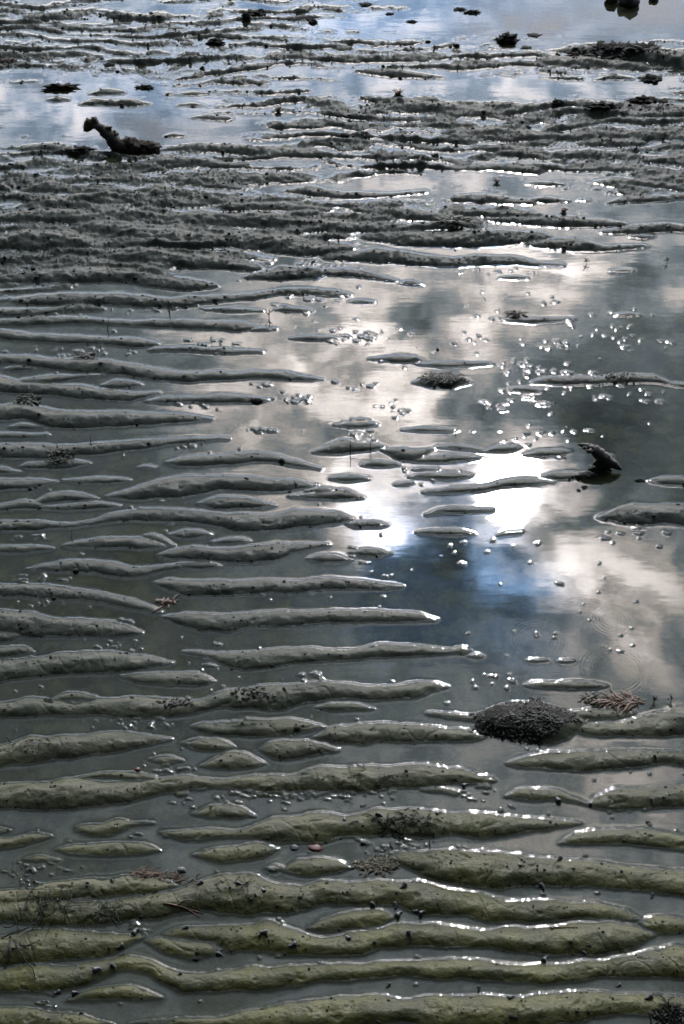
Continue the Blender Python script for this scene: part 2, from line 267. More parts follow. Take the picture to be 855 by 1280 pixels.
# each line: X, far edge, near edge (survey sheets at three units per photo pixel)
RIDGES = """
A 480 627 632 B 0 600 650 100 572 655 250 545 650 400 532 645 520 524 640 650 535 640 855 535 650 C 0 530 650 150 522 640 300 522 640 480 514 615 600 518 602 800 520 600 855 528 602 920 530 606
A -40 560 640 0 565 650 90 572 650 200 582 650 320 600 645 430 628 634
A 255 545 548 300 515 550 370 490 552 460 480 550 540 500 545 600 533 536
A -40 430 515 0 428 508 90 405 515 240 412 512 320 400 488 400 385 455 480 365 428 560 385 440 620 420 480 680 438 515 760 435 512 855 430 500 B 0 420 505 90 410 502 160 418 500 200 405 495 350 405 470 500 402 465 640 385 462 750 390 460 855 382 462 C 0 385 475 100 388 478 200 405 482 300 410 485 400 408 478 500 388 462 580 385 458 700 355 455 855 335 448 920 330 445
A 550 318 322 590 302 345 640 312 370 720 318 388 790 325 375 825 345 352
A 620 285 300 700 262 316 780 262 325 855 262 350 B 0 258 365 90 252 362 150 240 360 230 265 364 320 300 374 380 302 374 480 288 370 560 275 350 650 250 342 750 252 340 855 258 342 C 0 262 345 100 270 352 180 260 358 260 268 366 370 262 372 500 250 368 600 248 355 680 258 330 745 294 298
A -40 130 200 0 130 190 120 122 175 200 92 165 350 78 160 480 70 150 560 80 145 640 95 125
A -40 165 250 0 160 245 200 168 255 400 168 265 500 150 250 600 140 240 720 105 215 780 78 208 855 75 215 B 0 60 225 110 68 228 160 92 224 210 108 218 300 112 200 340 88 188 420 98 180 500 100 182 620 85 195 700 90 215 780 105 222 855 128 225 C 0 128 228 100 135 240 200 160 245 260 170 245 350 162 240 450 168 240 560 178 240 640 198 238 700 234 238
C 690 240 250 740 225 288 800 222 290 855 230 288 920 240 285
A -40 300 410 0 295 405 100 285 400 200 280 395 300 282 390 400 282 385 450 290 365 500 295 330 540 300 310
B 300 275 278 340 245 283 400 215 285 480 197 280 550 195 270 590 202 258 608 225 245
B 620 0 15 680 -20 50 760 -25 90 855 -22 112 C 0 -18 112 150 -14 118 340 0 112 480 18 112 620 34 128 760 52 148 855 60 156 920 66 160
B 215 45 60 250 15 72 320 5 75 400 5 70 440 25 60 455 38 45
B 145 42 48 180 30 60 210 42 46
D 605 540 546 680 530 570 760 530 572 855 535 562 E 0 540 560 80 528 565 150 495 580 250 480 585 370 465 578 470 470 568 560 445 560 700 455 556 855 465 552 F 0 468 550 60 465 558 150 470 558 250 485 542 340 490 528 420 494 518 465 508 512
D 725 628 632 800 605 650 E 0 598 655 80 585 650 150 590 630 185 600 606
F 393 578 582 440 545 588 520 530 592 620 525 590 720 530 598 800 540 606 855 552 615 920 560 620
F 490 435 440 540 400 455 600 378 460 700 375 460 800 368 455 855 362 450 920 358 445
F 190 405 412 230 380 420 300 375 422 360 380 420 410 395 425 440 408 428 495 430 442
F 200 275 290 225 265 298 300 248 300 380 240 303 500 238 308 600 232 308 700 232 300 780 232 290 855 238 298 920 240 300
F 430 135 165 500 130 180 600 132 182 700 112 182 780 90 180 820 72 182 855 68 182 920 62 180
F 430 85 118 500 80 120 580 76 115 660 90 100
F 55 100 112 100 90 165 180 64 190 250 56 198 330 62 200 400 80 195 450 95 165
E 742 94 98 770 88 106 855 98 118 F 0 98 118 60 106 128
E 330 176 190 380 142 210 480 135 216 580 130 210 700 140 206 855 150 208 F 0 155 206 60 165 205 110 184 190
D 725 140 150 780 130 178 855 130 182 E 0 125 182 100 120 185 230 118 175 300 125 165 355 142 150
D 680 205 210 740 188 232 820 195 236 855 210 236
E 125 225 235 160 205 262 220 195 270 300 195 262 370 212 250 410 232 240
D 760 290 296 800 265 302 855 245 306 E 0 240 306 60 240 305 100 260 298 137 282 288
D -40 365 450 0 362 450 100 345 456 240 335 456 300 335 450 380 352 448 460 355 438 540 350 412 600 335 400 680 326 388 780 338 380 855 342 380 E 0 340 385 100 328 390 220 325 394 320 300 395 400 300 392 550 295 384 700 288 375 800 287 362 855 292 360 F 0 298 358 50 305 360 90 322 360 142 342 348
D 280 330 345 350 318 338 430 310 336 520 318 345 580 330 348
E 725 378 382 780 368 392 855 380 398
D 560 265 268 600 255 280 650 258 285 685 268 272
D 290 515 525 310 505 548 380 510 555 440 490 545 490 500 515 575 505 512
D 215 600 604 260 585 620 380 578 628 500 580 625 560 590 620 603 608 612
D -40 560 610 0 558 608 60 555 600 130 540 580 182 548 560
D -40 520 545 0 520 545 32 528 535
D 722 468 474 780 445 488 855 440 490 E 0 440 495 60 450 492 88 470 480
A 95 4 12 150 -8 18 215 8 16
D -40 215 290 0 210 290 100 185 285 200 178 275 300 170 260 400 165 245 500 172 225 600 185 208 640 195 200
D -40 60 118 0 55 115 100 35 108 180 45 105 280 50 105 400 35 105 500 30 108 600 35 110 700 42 105 760 45 90 800 20 80 855 8 72 E 0 3 60 100 -5 78 230 -12 80 300 -20 50 350 -25 42 450 -22 42 520 -10 50 600 -8 50 700 -22 36 780 -25 12 825 -5 0
D 190 46 56 240 15 50 300 12 45 380 38 44
E 330 65 70 380 48 88 450 50 90 510 62 85 542 75 80
G -40 520 615 0 525 612 130 520 592 200 500 588 300 493 583 400 493 580 500 505 568 580 518 552 645 534 540
G -40 480 515 0 478 515 60 472 512 100 480 505 125 495 500
G 455 585 590 520 575 610 640 575 620 720 572 620 790 590 612 805 600 605
G 685 492 496 760 495 512 855 500 545 H 0 500 550 60 494 558 200 480 545 320 475 532 440 485 528 500 480 524 560 465 520 650 470 516 750 475 512 855 486 502 I 30 492 498
G -40 335 400 0 335 415 100 345 435 200 365 440 300 365 440 400 375 436 480 395 432 530 420 428
G -40 415 460 0 415 455 60 420 445 90 430 436
G 612 362 366 680 348 398 750 350 412 855 352 418 H 0 352 418 100 345 402 250 340 395 390 332 390 500 338 386 640 345 385 720 352 382 778 372 378
G -40 238 290 0 240 290 100 240 290 200 250 295 300 265 300 400 275 315 500 300 335 600 340 350
G 580 232 238 620 222 260 700 225 285 855 222 288 H 0 222 285 150 225 272 280 222 272 380 212 264 480 222 262 560 235 262 645 246 258
G 105 180 186 160 165 190 240 150 192 350 150 195 430 160 215 480 175 220 520 180 215 620 170 192 700 158 185 780 155 182 818 168 176
G 245 90 98 290 75 105 380 65 105 480 62 110 560 75 110 610 92 104
G 545 58 64 570 52 72 620 72 90 648 92 100
G -40 95 130 0 95 125 80 92 125 150 92 118 200 100 106
G 638 52 58 680 40 70 740 38 68 788 52 58
G 600 130 136 640 112 145 730 98 155 855 108 162 H 0 108 160 100 95 156 180 88 148 240 88 122 300 88 108 370 86 94
G 800 82 86 855 68 95 H 0 66 95 40 66 92 75 78 82
H 303 140 146 350 126 158 410 128 158 450 145 150
H 465 122 126 510 106 136 570 112 136 592 125 128
H 455 12 18 490 2 28 560 3 28 592 16 20
H 715 45 50 760 38 55 855 40 60 I 0 40 62 60 52 58
I 160 54 58 200 42 52 248 40 46
G -40 10 45 0 5 45 150 2 38 260 12 30 350 0 18 420 -25 8 520 -42 5 650 -42 5 750 -35 10 855 -25 28 H 0 -28 38 100 -22 38 200 -22 32 250 -38 30 350 -38 22 420 -28 12 465 -6 0
I 265 616 624 320 605 632 430 602 636 520 605 632 560 618 624
I 0 482 502 30 482 505 50 492 496
I 50 510 514 72 504 522 95 512 516
I 270 527 531 310 521 530 340 525 528
I 390 524 532 415 520 534 440 524 530
L 535 620 628 600 590 640 680 570 648 800 570 650 855 572 650 920 575 650
J -40 475 520 0 475 520 100 475 510 160 475 500 215 485 490
J 240 480 484 300 475 495 380 468 496 450 472 492 485 480 484
J 400 540 546 470 520 558 540 495 558 600 478 550 720 465 535 855 460 520 K 0 462 520 100 465 525 180 475 525 250 480 515 300 490 505 325 499 503
J -40 575 600 0 570 598 80 555 590 140 562 595
J 130 558 575 180 530 572 260 522 566 330 538 558 360 548 552
J 140 580 592 240 575 600 340 560 598 420 570 590 450 578 582
J 750 565 570 800 545 588 855 543 590 K 0 542 590 60 545 590 120 558 585 170 570 576
J 625 410 418 680 395 432 770 388 428 855 385 422 K 0 385 420 80 376 410 150 378 410 250 405 425 345 430 435
J -40 345 395 0 345 395 100 345 400 200 348 400 280 345 392 350 340 388 450 335 380 550 330 368 640 328 350 740 322 340 855 322 330
J 100 415 435 200 402 440 280 402 438 330 415 422
J -40 432 458 0 430 455 75 445 449
J 520 430 433 548 422 440 575 432 435
J -40 300 330 0 300 325 100 305 325 180 308 318
J 40 278 282 80 265 295 165 278 288
J -40 205 265 0 200 260 60 190 255 120 200 260 200 222 285 300 222 290 400 222 285 500 225 280 600 230 270 700 235 262 795 247 252
J -40 85 150 0 90 155 100 112 160 200 120 165 300 125 180 400 140 185 500 155 185 560 152 170 595 148 152
J 550 182 186 620 168 192 720 168 188 855 158 192 K 0 158 192 80 165 196 150 178 182
J 383 122 126 430 105 136 500 108 132 530 118 122
J 75 100 115 150 90 118 240 85 110 320 82 98 405 80 86
J -40 5 40 0 10 45 100 15 50 200 25 65 300 25 75 400 28 80 500 45 88 600 65 105 700 75 115 855 78 110 K 0 68 105 100 68 102 200 72 105 280 90 108 355 102 106
J 20 60 64 60 45 72 130 58 66
K 325 372 378 380 345 386 440 325 385 500 335 380 560 342 372 590 355 362
K 400 270 274 450 262 282 520 262 284 560 270 274
K 460 254 257 495 248 262 530 254 258
K 575 368 372 640 360 408 700 368 412 765 362 370
K 660 404 412 760 392 416 855 385 412 L 0 385 410 80 394 402
K 650 292 296 720 284 302 855 288 300 L 0 290 296
K 780 352 356 855 345 362 L 0 348 360 100 366 374
K 505 420 424 560 405 436 640 420 426
K 388 470 474 450 458 490 525 470 478
K 235 535 540 300 530 548 380 520 552 440 516 552 505 544 548
K 300 518 524 350 505 530 405 515 520
K 695 438 442 730 434 448 780 438 444
K 685 465 468 760 450 475 855 450 475 L 0 452 475 55 461 466
K 740 522 530 790 518 532 855 505 527 L 0 505 527 100 500 522 180 478 505 260 472 498 320 480 494 370 487 491
K 630 495 501 665 486 500 690 484 490
K 740 608 612 800 590 605 855 580 606 L 0 582 606 60 590 604 135 589 598
L 110 370 374 160 352 378 220 350 372
L 265 382 388 320 368 396 400 365 388 425 372 376
L 330 462 466 370 450 480 460 448 480 485 460 465
L 730 480 486 780 468 498 855 468 500 920 470 500
L 290 112 118 350 95 122 450 92 122 550 95 120 640 80 118 740 85 116 790 105 118
L 780 112 122 855 118 136 920 120 138
L 200 138 142 260 130 150 320 140 150
K 715 45 50 780 38 56 855 37 56 L 0 36 54 60 36 54 125 38 50 135 43 46
K 700 113 120 760 94 134 855 92 138 L 0 92 132 50 106 118
K 530 22 28 620 12 40 700 15 40
M -40 570 610 0 575 612 100 590 620 200 595 628 300 600 628 400 605 635 500 610 645 580 622 638
M 570 645 660 700 640 660 800 648 665 N 0 650 668 130 656 664
M -40 540 565 0 540 565 150 530 560 300 530 555 400 540 560 500 545 562 600 540 570 720 540 575 855 548 576 N 0 545 582 60 548 578 105 562 570
N 90 572 578 130 566 582 180 570 576
N 180 500 504 220 490 512 300 498 512 312 504 508
N 235 605 610 300 596 618 390 600 614 408 605 608
M 770 498 502 855 492 508 N 0 495 510 60 498 508 130 502 507
M 600 460 490 750 452 480 855 448 470 N 0 445 470 100 440 465 200 425 445 300 420 450 400 430 452 460 445 449
N 460 470 474 500 462 478 545 470 474
M -40 500 530 0 500 530 150 500 525 230 490 510
M 220 490 512 300 480 510 380 492 506
M 60 460 478 150 445 485 300 440 485 450 440 485 600 455 492 730 472 488
M -40 370 405 60 360 400 200 345 400 350 340 405 480 345 400 600 375 420 700 385 430 800 402 422
M 160 320 332 250 295 335 400 310 335 480 325 333
M 400 290 320 480 265 325 600 265 340 720 285 345 855 300 350 N 100 330 360
M -40 220 285 0 215 280 100 195 285 250 200 280 380 240 280
M 300 170 200 400 160 225 550 180 250 700 200 265 855 215 265 N 60 215 255
M -40 140 175 0 140 175 150 115 175 300 125 180 420 150 188
M 130 80 100 220 75 120 340 100 120
M 320 95 100 400 68 108 490 88 102
M 340 60 70 420 38 75 500 52 70
M 510 50 60 600 30 82 750 60 80
M 480 130 145 560 105 150 640 128 144
M 640 150 172 740 125 185 855 140 190 N 60 150 185
M 720 90 105 800 68 108 855 80 105
M 80 50 60 180 10 62 270 42 58
N 0 95 130 100 95 130 220 100 130 380 118 134
N 210 55 60 300 35 75 420 60 85 600 65 80 740 56 66
N 0 140 190 150 135 195 300 160 190 420 162 215 600 178 215 680 192 202
N 440 120 128 560 110 150 700 125 165 855 148 176 O 80 155 172
N 520 215 240 650 205 260 780 210 265 855 208 266 O 0 205 265 150 200 268 330 215 240
N 0 200 262 200 215 290 360 240 268
N 150 270 290 300 250 305 450 255 288
N 370 295 318 560 270 330 700 290 336 855 310 340 O 60 320 336
N 80 370 388 200 340 395 330 345 388
N 380 350 375 500 355 385 630 388 396
N 640 398 404 690 390 412 730 402 408
O 0 72 100 120 68 105 280 92 110
O 260 90 96 340 78 104 420 90 98
O 265 28 34 320 22 40 400 30 38
O 520 20 30 600 5 38 720 10 42 855 35 60 920 40 64
O 570 100 104 640 75 102 780 70 98 820 82 90
O 110 158 170 300 150 190 450 150 195 630 175 188
O 550 205 215 700 180 218 800 175 212 855 185 212 920 188 212
O 260 252 260 330 235 275 480 235 285 560 262 285 700 257 270 718 262 266
O 0 305 330 80 300 335 230 302 335 300 325 340 400 330 338
O 580 354 359 620 350 361 665 353 358
O 175 538 544 300 530 553 440 532 538
O 165 382 386 220 375 390 270 382 385
O 600 520 525 650 512 528 690 520 524
O 650 226 230 700 220 236 740 226 230
P 340 350 354 390 332 356 460 342 352
P 305 388 393 350 370 392 430 378 396 500 372 398 560 386 392
P 180 372 376 215 362 380 260 370 376
P 660 352 354 720 344 358 780 350 354
P 670 392 396 720 384 398 760 392 396
P 720 440 444 780 430 450 855 438 452
P 620 508 510 650 500 516 690 506 512
P 90 545 565 200 535 570 300 560 590 380 580 600
P 520 605 612 600 582 625 750 590 630 855 610 635 Q 60 605 630
P 600 560 566 720 535 568 855 540 570 Q 0 540 575 100 545 590 300 555 595 440 580 592
R 340 190 195 500 170 200 600 178 215 700 178 230 855 190 270 920 190 275
R 260 240 246 330 215 245 500 215 255 620 225 262 700 240 270
R 320 290 293 400 285 300 470 294 300
R 520 298 302 590 278 300 660 290 298
R 400 388 394 480 372 408 560 390 425 635 412 420
R 0 400 410 150 380 415 320 396 412
Q 520 228 235 600 212 235 750 224 232
Q 490 262 275 620 258 292 800 286 295
Q 580 400 412 700 375 425 855 385 425 R 60 395 420
R 0 480 520 150 475 525 300 490 530 420 500 530 540 480 522 640 500 522
R 120 545 575 250 548 580 380 575 590
R 380 565 600 500 560 600 640 570 600 760 590 602
R 460 535 545 560 515 550 700 528 545
R 740 550 560 800 530 560 920 535 560
R 760 590 602 855 575 605 920 570 605
R 0 625 640 150 610 640 300 625 655
R 400 630 645 560 620 645 760 625 645
"""

def parse_ridges():
    out = []
    for line in RIDGES.strip().splitlines():
        tk = line.split(); pts = []; i = 0; ox = oy = 0
        while i < len(tk):
            if tk[i] in TILE: ox, oy = TILE[tk[i]]; i += 1; continue
            X, a, b = float(tk[i]), float(tk[i + 1]), float(tk[i + 2]); i += 3
            px = ox + X / 3; yt = oy + a / 3; yb = oy + b / 3
            far = ground(px, yt); near = ground(px, yb)
            pts.append(((far[0] + near[0]) / 2, (far[1] + near[1]) / 2, (far[1] - near[1]) / 2))
        p = np.array(pts); p = p[np.argsort(p[:, 0])]
        out.append(p)
    return out

# clusters of little mounds that just break the surface: photo px, py, spread x, spread y, how many, size px
CLUSTERS = [(628,505,24,13,26,3.2),(660,458,45,14,45,3.0),(700,478,70,8,34,3.2),(740,470,60,14,40,3.0),(800,495,34,12,12,3),
 (655,545,26,13,22,3.2),(770,568,16,6,9,3.2),(365,500,24,7,20,3.2),(325,538,26,5,18,3.2),(492,510,15,12,24,2.6),
 (440,540,46,16,26,3.4),(330,482,14,4,10,3),(450,420,55,9,34,3),(530,432,40,8,22,3),(760,405,50,20,60,2.8),(800,430,45,10,34,2.8),
 (615,390,30,8,22,3),(590,425,24,5,14,3),(800,672,48,11,16,4.6),(618,852,24,9,14,4.4),(345,992,55,12,80,3.6),(450,990,40,14,50,3.4),
 (170,903,65,8,40,3.2),(205,958,38,8,16,4),(495,1060,60,12,60,3.2),(55,668,45,8,16,3.4),(50,725,40,5,16,3.4),(45,752,22,6,14,3),
 (390,843,22,6,12,3.4),(420,330,80,8,40,2.6),(380,370,40,10,22,2.8),(610,338,50,6,26,2.6),(150,775,30,9,12,3),(120,805,60,8,14,3),
 (255,825,18,6,8,3.4),(560,695,40,12,9,2.6),(30,1098,30,8,20,3),(60,1085,40,10,18,3.5),(705,540,30,10,12,3),(730,495,20,10,8,3.4),
 (520,455,30,6,14,3),(640,370,60,12,22,2.6),(700,430,60,10,24,2.6),(250,505,30,6,9,3),(235,560,26,5,8,3),(120,440,120,8,40,2.8),
 (60,400,60,6,26,2.6),(210,382,70,6,40,2.6),(280,430,40,8,24,2.8),(470,700,60,40,10,2.4),(700,720,100,60,12,2.4),(400,380,60,20,16,2.6),
 (780,1010,50,12,9,3.4),(600,990,22,12,16,4),(640,1015,40,12,8,3),(130,1040,80,14,16,3),(240,1000,50,12,16,3.4),(400,1210,90,12,12,3),
 (520,1040,30,14,24,3),(50,1258,26,10,18,3.4),(170,1160,40,12,10,3),(400,745,90,6,7,2.6),(575,800,120,14,8,2.6),
 (330,870,60,10,20,3.2),(95,885,50,4,12,3),(310,905,40,5,26,3.2),(450,485,40,8,9,2.8),(490,590,90,14,12,2.8),(560,1068,60,12,24,3.2)]
SINGLES = [(440,857,9,3),(435,843,6,3),(595,862,6,3),(642,645,5,2.6),(648,871,8,3.5),(640,852,7,3.5),(577,705,6,2.6),(545,703,5,2.6),(672,680,5,2.6),
 (700,690,5,2.6),(671,708,4,2),(700,730,7,2),(650,776,3,1.6),(657,776,3,1.6),(693,792,3,1.6),(832,829,7,3),(850,748,7,3),(698,839,5,2.4),
 (620,883,6,3),(560,880,6,3),(556,935,9,3.5),(585,921,6,3),(705,1013,5,2.6),(812,1027,6,3),(230,875,7,3),(610,981,6,3),(582,992,9,4),(340,1084,0,0),
 (155,1250,6,3),(262,1235,7,5),(600,970,4,2),(300,842,5,2.4),(272,805,9,3),(262,832,14,2.6),(276,837,9,2.6),(173,833,9,2.6),(705,568,0,0),
 (700,629,8,3),(731,629,5,2.4),(690,615,14,4),(745,615,12,4),(830,614,22,4),(700,573,10,2),(755,495,9,3),(825,502,10,3),(700,545,14,4),(718,547,12,4),
 (660,497,12,4),(680,505,17,4),(665,515,12,3),(700,519,8,2.4),(595,518,7,4),(615,518,6,3),(270,742,6,2),(410,745,5,2)]

RIDGE_LIST = parse_ridges()

# ------------------------------------------------------------------ the grid shared by sea bed and water
W_HALF = 0.2404 * 1.16
py_rows = np.arange(1345, -75, -1.28)
y_mid = np.array([ground(427.5, p)[1] for p in py_rows])
def geo(start, step, ratio, end):
    r = []; v = start; s = step
    while abs(v) < end:
        s *= ratio; v = v + s; r.append(v)
    return r
y_far = geo(y_mid[-1], y_mid[-1] - y_mid[-2], 1.10, 900)
y_near = geo(y_mid[0], -(y_mid[1] - y_mid[0]), 1.12, 120)[::-1]
YR = np.array(list(y_near) + list(y_mid) + list(y_far))
NC = 830
tc_ = np.linspace(-1, 1, NC)
ext = []; v = 0; s = 0.004
while v < 900: s *= 1.13; v += s; ext.append(v)
ext = np.array(ext)
depth = np.clip(YR, y_mid[0], y_mid[-1] + 3) * CP + CAM_H * SP
Xc = tc_[None, :] * (W_HALF * depth)[:, None]
X = np.concatenate([Xc[:, :1] - ext[::-1][None, :], Xc, Xc[:, -1:] + ext[None, :]], axis=1)
Y = np.repeat(YR[:, None], X.shape[1], axis=1)
print('grid', X.shape)

def photo_xy(X, Y):
    d = Y * CP + CAM_H * SP; d = np.where(d < .3, .3, d)
    up = Y * SP - CAM_H * CP
    return 427.5 + FPX * X / d, 640 - FPX * up / d

def height_field(X, Y):
    PX, PY = photo_xy(X, Y)
    wy = fbm(X / .045, Y / .03, 4, 1, .55) * .0019 + fbm(X / .3, Y / .1, 2, 5) * .0022
    wx = fbm(X / .04, Y / .03, 2, 9) * .002
    Xw = X + wx; Yw = Y + wy
    D = .0065
    # -------- ripple trains outside / behind the surveyed ones
    ph = Yw / .066 + 1.3 * perlin(X / .55, Y / .35, 21) + .6 * perlin(X / .16, Y / .07, 22)
    rip = .5 + .5 * np.cos(2 * np.pi * ph)
    along = perlin(X / .26, Y / .055, 23)
    gate = perlin(X / .9, Y / .5, 27)
    hp = -.0045 + .0105 * rip ** 1.2 * np.clip(.75 + .55 * along, .1, 1.3) + .0035 * gate
    edge = sstep(-30, -4, -(np.abs(PX - 427.5) - 427.5)) * 1.0        # 1 inside the photo width
    surveyed = sstep(425, 455, PY - (PX - 300) * -.12) * edge * (1 - sstep(1284, 1300, PY))
    # upper flat: more exposed, lumpy mud with pools
    upper = 1 - sstep(300, 345, PY + .14 * (PX - 427.5) + 8 * perlin(X / .2, Y / .2, 31) + 10)
    lum = fbm(X / .05, Y / .03, 5, 40, .68)
    pools = 0
    for cx, cy, rx, ry, a in ((95,138,165,44,1.6),(230,165,90,18,1.2),(700,20,240,34,1.6),(500,30,90,12,.8),(640,108,250,15,1.6),(450,90,90,10,.6),(585,230,165,15,1.2),
                          (780,262,100,10,.9),(660,252,160,8,.8),(330,150,90,7,.7),(215,10,110,5,.7),(60,45,110,5,.5),(400,237,120,7,.8),(330,205,90,5,.8),
                          (430,108,80,8,.6),(520,300,110,5,.7),(760,190,110,5,.5),(330,262,120,4,.6),(180,60,160,5,.35)):
        pools = pools + a * np.exp(-(((PX - cx) / rx) ** 2) ** 1.3 - (((PY - cy) / ry) ** 2) ** 1.3)
    hu = .0012 + .0095 * (rip - .42) * np.clip(.8 + 1.1 * along, .1, 1.7) + .0036 * lum + .0028 * perlin(X / .12, Y / .035, 44) + .0022 * gate + .0022 * np.exp(-((PX - 60) / 330) ** 2 - ((PY - 280) / 85) ** 2) - .0110 * np.clip(pools, 0, 1.3)
    inframe = edge * (1 - sstep(-10, -90, PY))
    open_ = np.where(PY < 1280, hp + .0011 * lum, hp)
    # main pool below the upper flat
    hmain = -D + .0009 * fbm(X / .06, Y / .03, 3, 51) + .0008 * fbm(X / .015, Y / .012, 2, 52)
    h = hmain * surveyed + (1 - surveyed) * (open_ * (1 - inframe) + inframe * (upper * hu + (1 - upper) * hmain))
    # -------- surveyed ripples
    k = .0011
    rows = Y[:, 0]
    for p in RIDGE_LIST:
        xs, yc, hw = p[:, 0], p[:, 1], p[:, 2]
        hmax = hw.max(); pad = .025
        i0, i1 = np.searchsorted(rows, [yc.min() - hmax - pad, yc.max() + hmax + pad])
        if i1 <= i0: continue
        sub = slice(i0, i1)
        xx = Xw[sub]; yy = Yw[sub]
        n = 240
        gx = np.linspace(xs[0], xs[-1], n)
        sm = max(1, int(n * .012 / max(.02, xs[-1] - xs[0])))
        def smooth(v):
            g = np.interp(gx, xs, v)
            if sm > 1:
                kern = np.hanning(2 * sm + 3)[1:-1]; kern /= kern.sum()
                g = np.convolve(np.pad(g, len(kern) // 2, mode='reflect', reflect_type='odd'), kern, 'valid')[:n]
            return g
        cyg = smooth(yc); hwg = smooth(hw)
        x = np.clip(xx, xs[0], xs[-1])
        c = np.interp(x, gx, cyg); w = np.interp(x, gx, hwg)
        over = np.abs(xx - x)
        wn = w * (1 + .14 * perlin(xx / .035, yy / .09 + xs[0] * 9, 61) + .16 * perlin(xx / .09, yy / .2 + xs[0] * 5, 63)) + .0006 * perlin(xx / .009, yy / .007, 64)
        s = wn - np.abs(yy - c) - over * .45
        wc = np.maximum(w, .0015)
        t = np.clip((yy - c) / wc, -1, 1)
        lip = .68 - .22 * t                                    # near side a little steeper
        sp = np.clip(s, 0, wc)
        up_ = lip * (sp - sp * sp / (2.0 * wc)) * 1
        dn = D * (np.exp(np.clip(.6 * s, -.1, 0) / D) - 1)
        up_ = up_ * (1 + .22 * perlin(xx / .022, yy / .016 + xs[0] * 3, 65) + .15 * perlin(xx / .07, yy / .05, 66))
        r = np.where(s > 0, up_, dn) + .0001
        r = r - sstep(0, .02, over) * .004
        hs = h[sub]
        m = np.clip(.5 + .5 * (r - hs) / k, 0, 1)
        h[sub] = hs + (r - hs) * m + k * m * (1 - m) * .5
    # -------- little mounds
    rg = np.random.default_rng(5)
    isl = []
    for cx, cy, rx, ry, n, sz in CLUSTERS:
        for _ in range(n):
            a = sz * (.5 + 1.0 * rg.random() ** 2.5)
            isl.append((cx + rg.normal() * rx * .55, cy + rg.normal() * ry * .55, a * rg.uniform(.9, 2.6), a * rg.uniform(.4, .8)))
    for a in SINGLES:
        if a[2] > 0: isl.append((a[0], a[1], a[2], a[3] * 1.1))
    for _ in range(420):                                                        # crumbs strewn over the shoals
        py = rg.uniform(330, 900) if rg.random() < .6 else rg.uniform(900, 1275)
        isl.append((rg.uniform(0, 855), py, rg.uniform(1.5, 4.5), rg.uniform(.8, 1.8)))
    for cx, cy, rx, ry in isl:
        if rg.random() < (.62 if cx > 480 and cy < 900 else .3): continue
        g = ground(cx, cy); a, b = row_scale(cy); ax, ay = rx * a, max(ry * b, .0022)
        i0, i1 = np.searchsorted(rows, [g[1] - 2.2 * ay, g[1] + 2.2 * ay])
        if i1 <= i0: continue
        j = np.nonzero(np.abs(X[(i0 + i1) // 2] - g[0]) < 2.4 * ax)[0]
        if len(j) == 0: continue
        sub = (slice(i0, i1), slice(j[0], j[-1] + 1))
        q = np.sqrt(((Xw[sub] - g[0]) / ax) ** 2 + ((Yw[sub] - g[1] + .15 * (Xw[sub] - g[0])) / ay) ** 2)
        q = q * (1 + .45 * perlin(X[sub] / .0055, Y[sub] / .005, 95) + .25 * perlin(X[sub] / .013, Y[sub] / .009, 96))
        f = np.exp(-(q * q * 1.15) ** 1.8)
        hb = h[sub]
        top = rg.choice([-.0002, .0001, .0004, .0010])
        tgt = np.where(hb < 0, top - hb, .0009)
        h[sub] = hb + np.clip(tgt, 0, .012) * f
    # -------- surface relief of exposed mud
    dry = sstep(-.001, .004, h)
    pit = perlin(X / .017, Y / .013, 87); h = h - dry * .0016 * sstep(.5, .8, pit)
    h = h + dry * .00028 * fbm(X / .0045, Y / .004, 2, 89) * sstep(330, 520, PY)
    rough_up = .35 + 1.0 * (1 - sstep(330, 520, PY))
    h = h + dry * (.0006 * fbm(X / .012, Y / .009, 4, 71, .6) + .0010 * fbm(X / .05, Y / .02, 3, 75)) * np.clip(rough_up, .62, 2) * np.where(PY > 520, .75, 1)
    cre = np.abs(perlin(X / .045, Y / .06 + X / .09, 81)); h = h - dry * .0013 * (1 - sstep(0, .06, cre)) * sstep(-.1, .3, perlin(X / .15, Y / .15, 83))
    pk = perlin(X / .012, Y / .010, 85); pk2 = perlin(X / .03, Y / .024, 86); h = h + (1 - sstep(300, 420, PY)) * dry * (.0030 * sstep(.32, .75, pk) + .0034 * sstep(.35, .85, pk2))
    fadeout = np.exp(-np.maximum(0, np.hypot(X, Y) - 8) / 12)              # cells too coarse for ripples far out
    h = h * fadeout + (1 - fadeout) * (.004 + .02 * perlin(X / 9, Y / 5, 91))
    return h

H = height_field(X, Y)

def water_field(X, Y, H):
    d = np.maximum(0, -H)
    a = .0010; lam = .0007
    w = a * np.exp(-d / lam)
    # raindrop rings and lazy swell
    for px, py, r0, amp in ((765, 775, 19, .00006), (767, 838, 34, .00003), (672, 800, 30, .00003)):
        g = ground(px, py); R = r0 * row_scale(py)[0]
        q = np.hypot(X - g[0], (Y - g[1]))
        w = w + amp * np.cos((q - R) / .0052 * 2 * np.pi) * np.exp(-((q - R) / .008) ** 2)
    return w
WZ = water_field(X, Y, H)

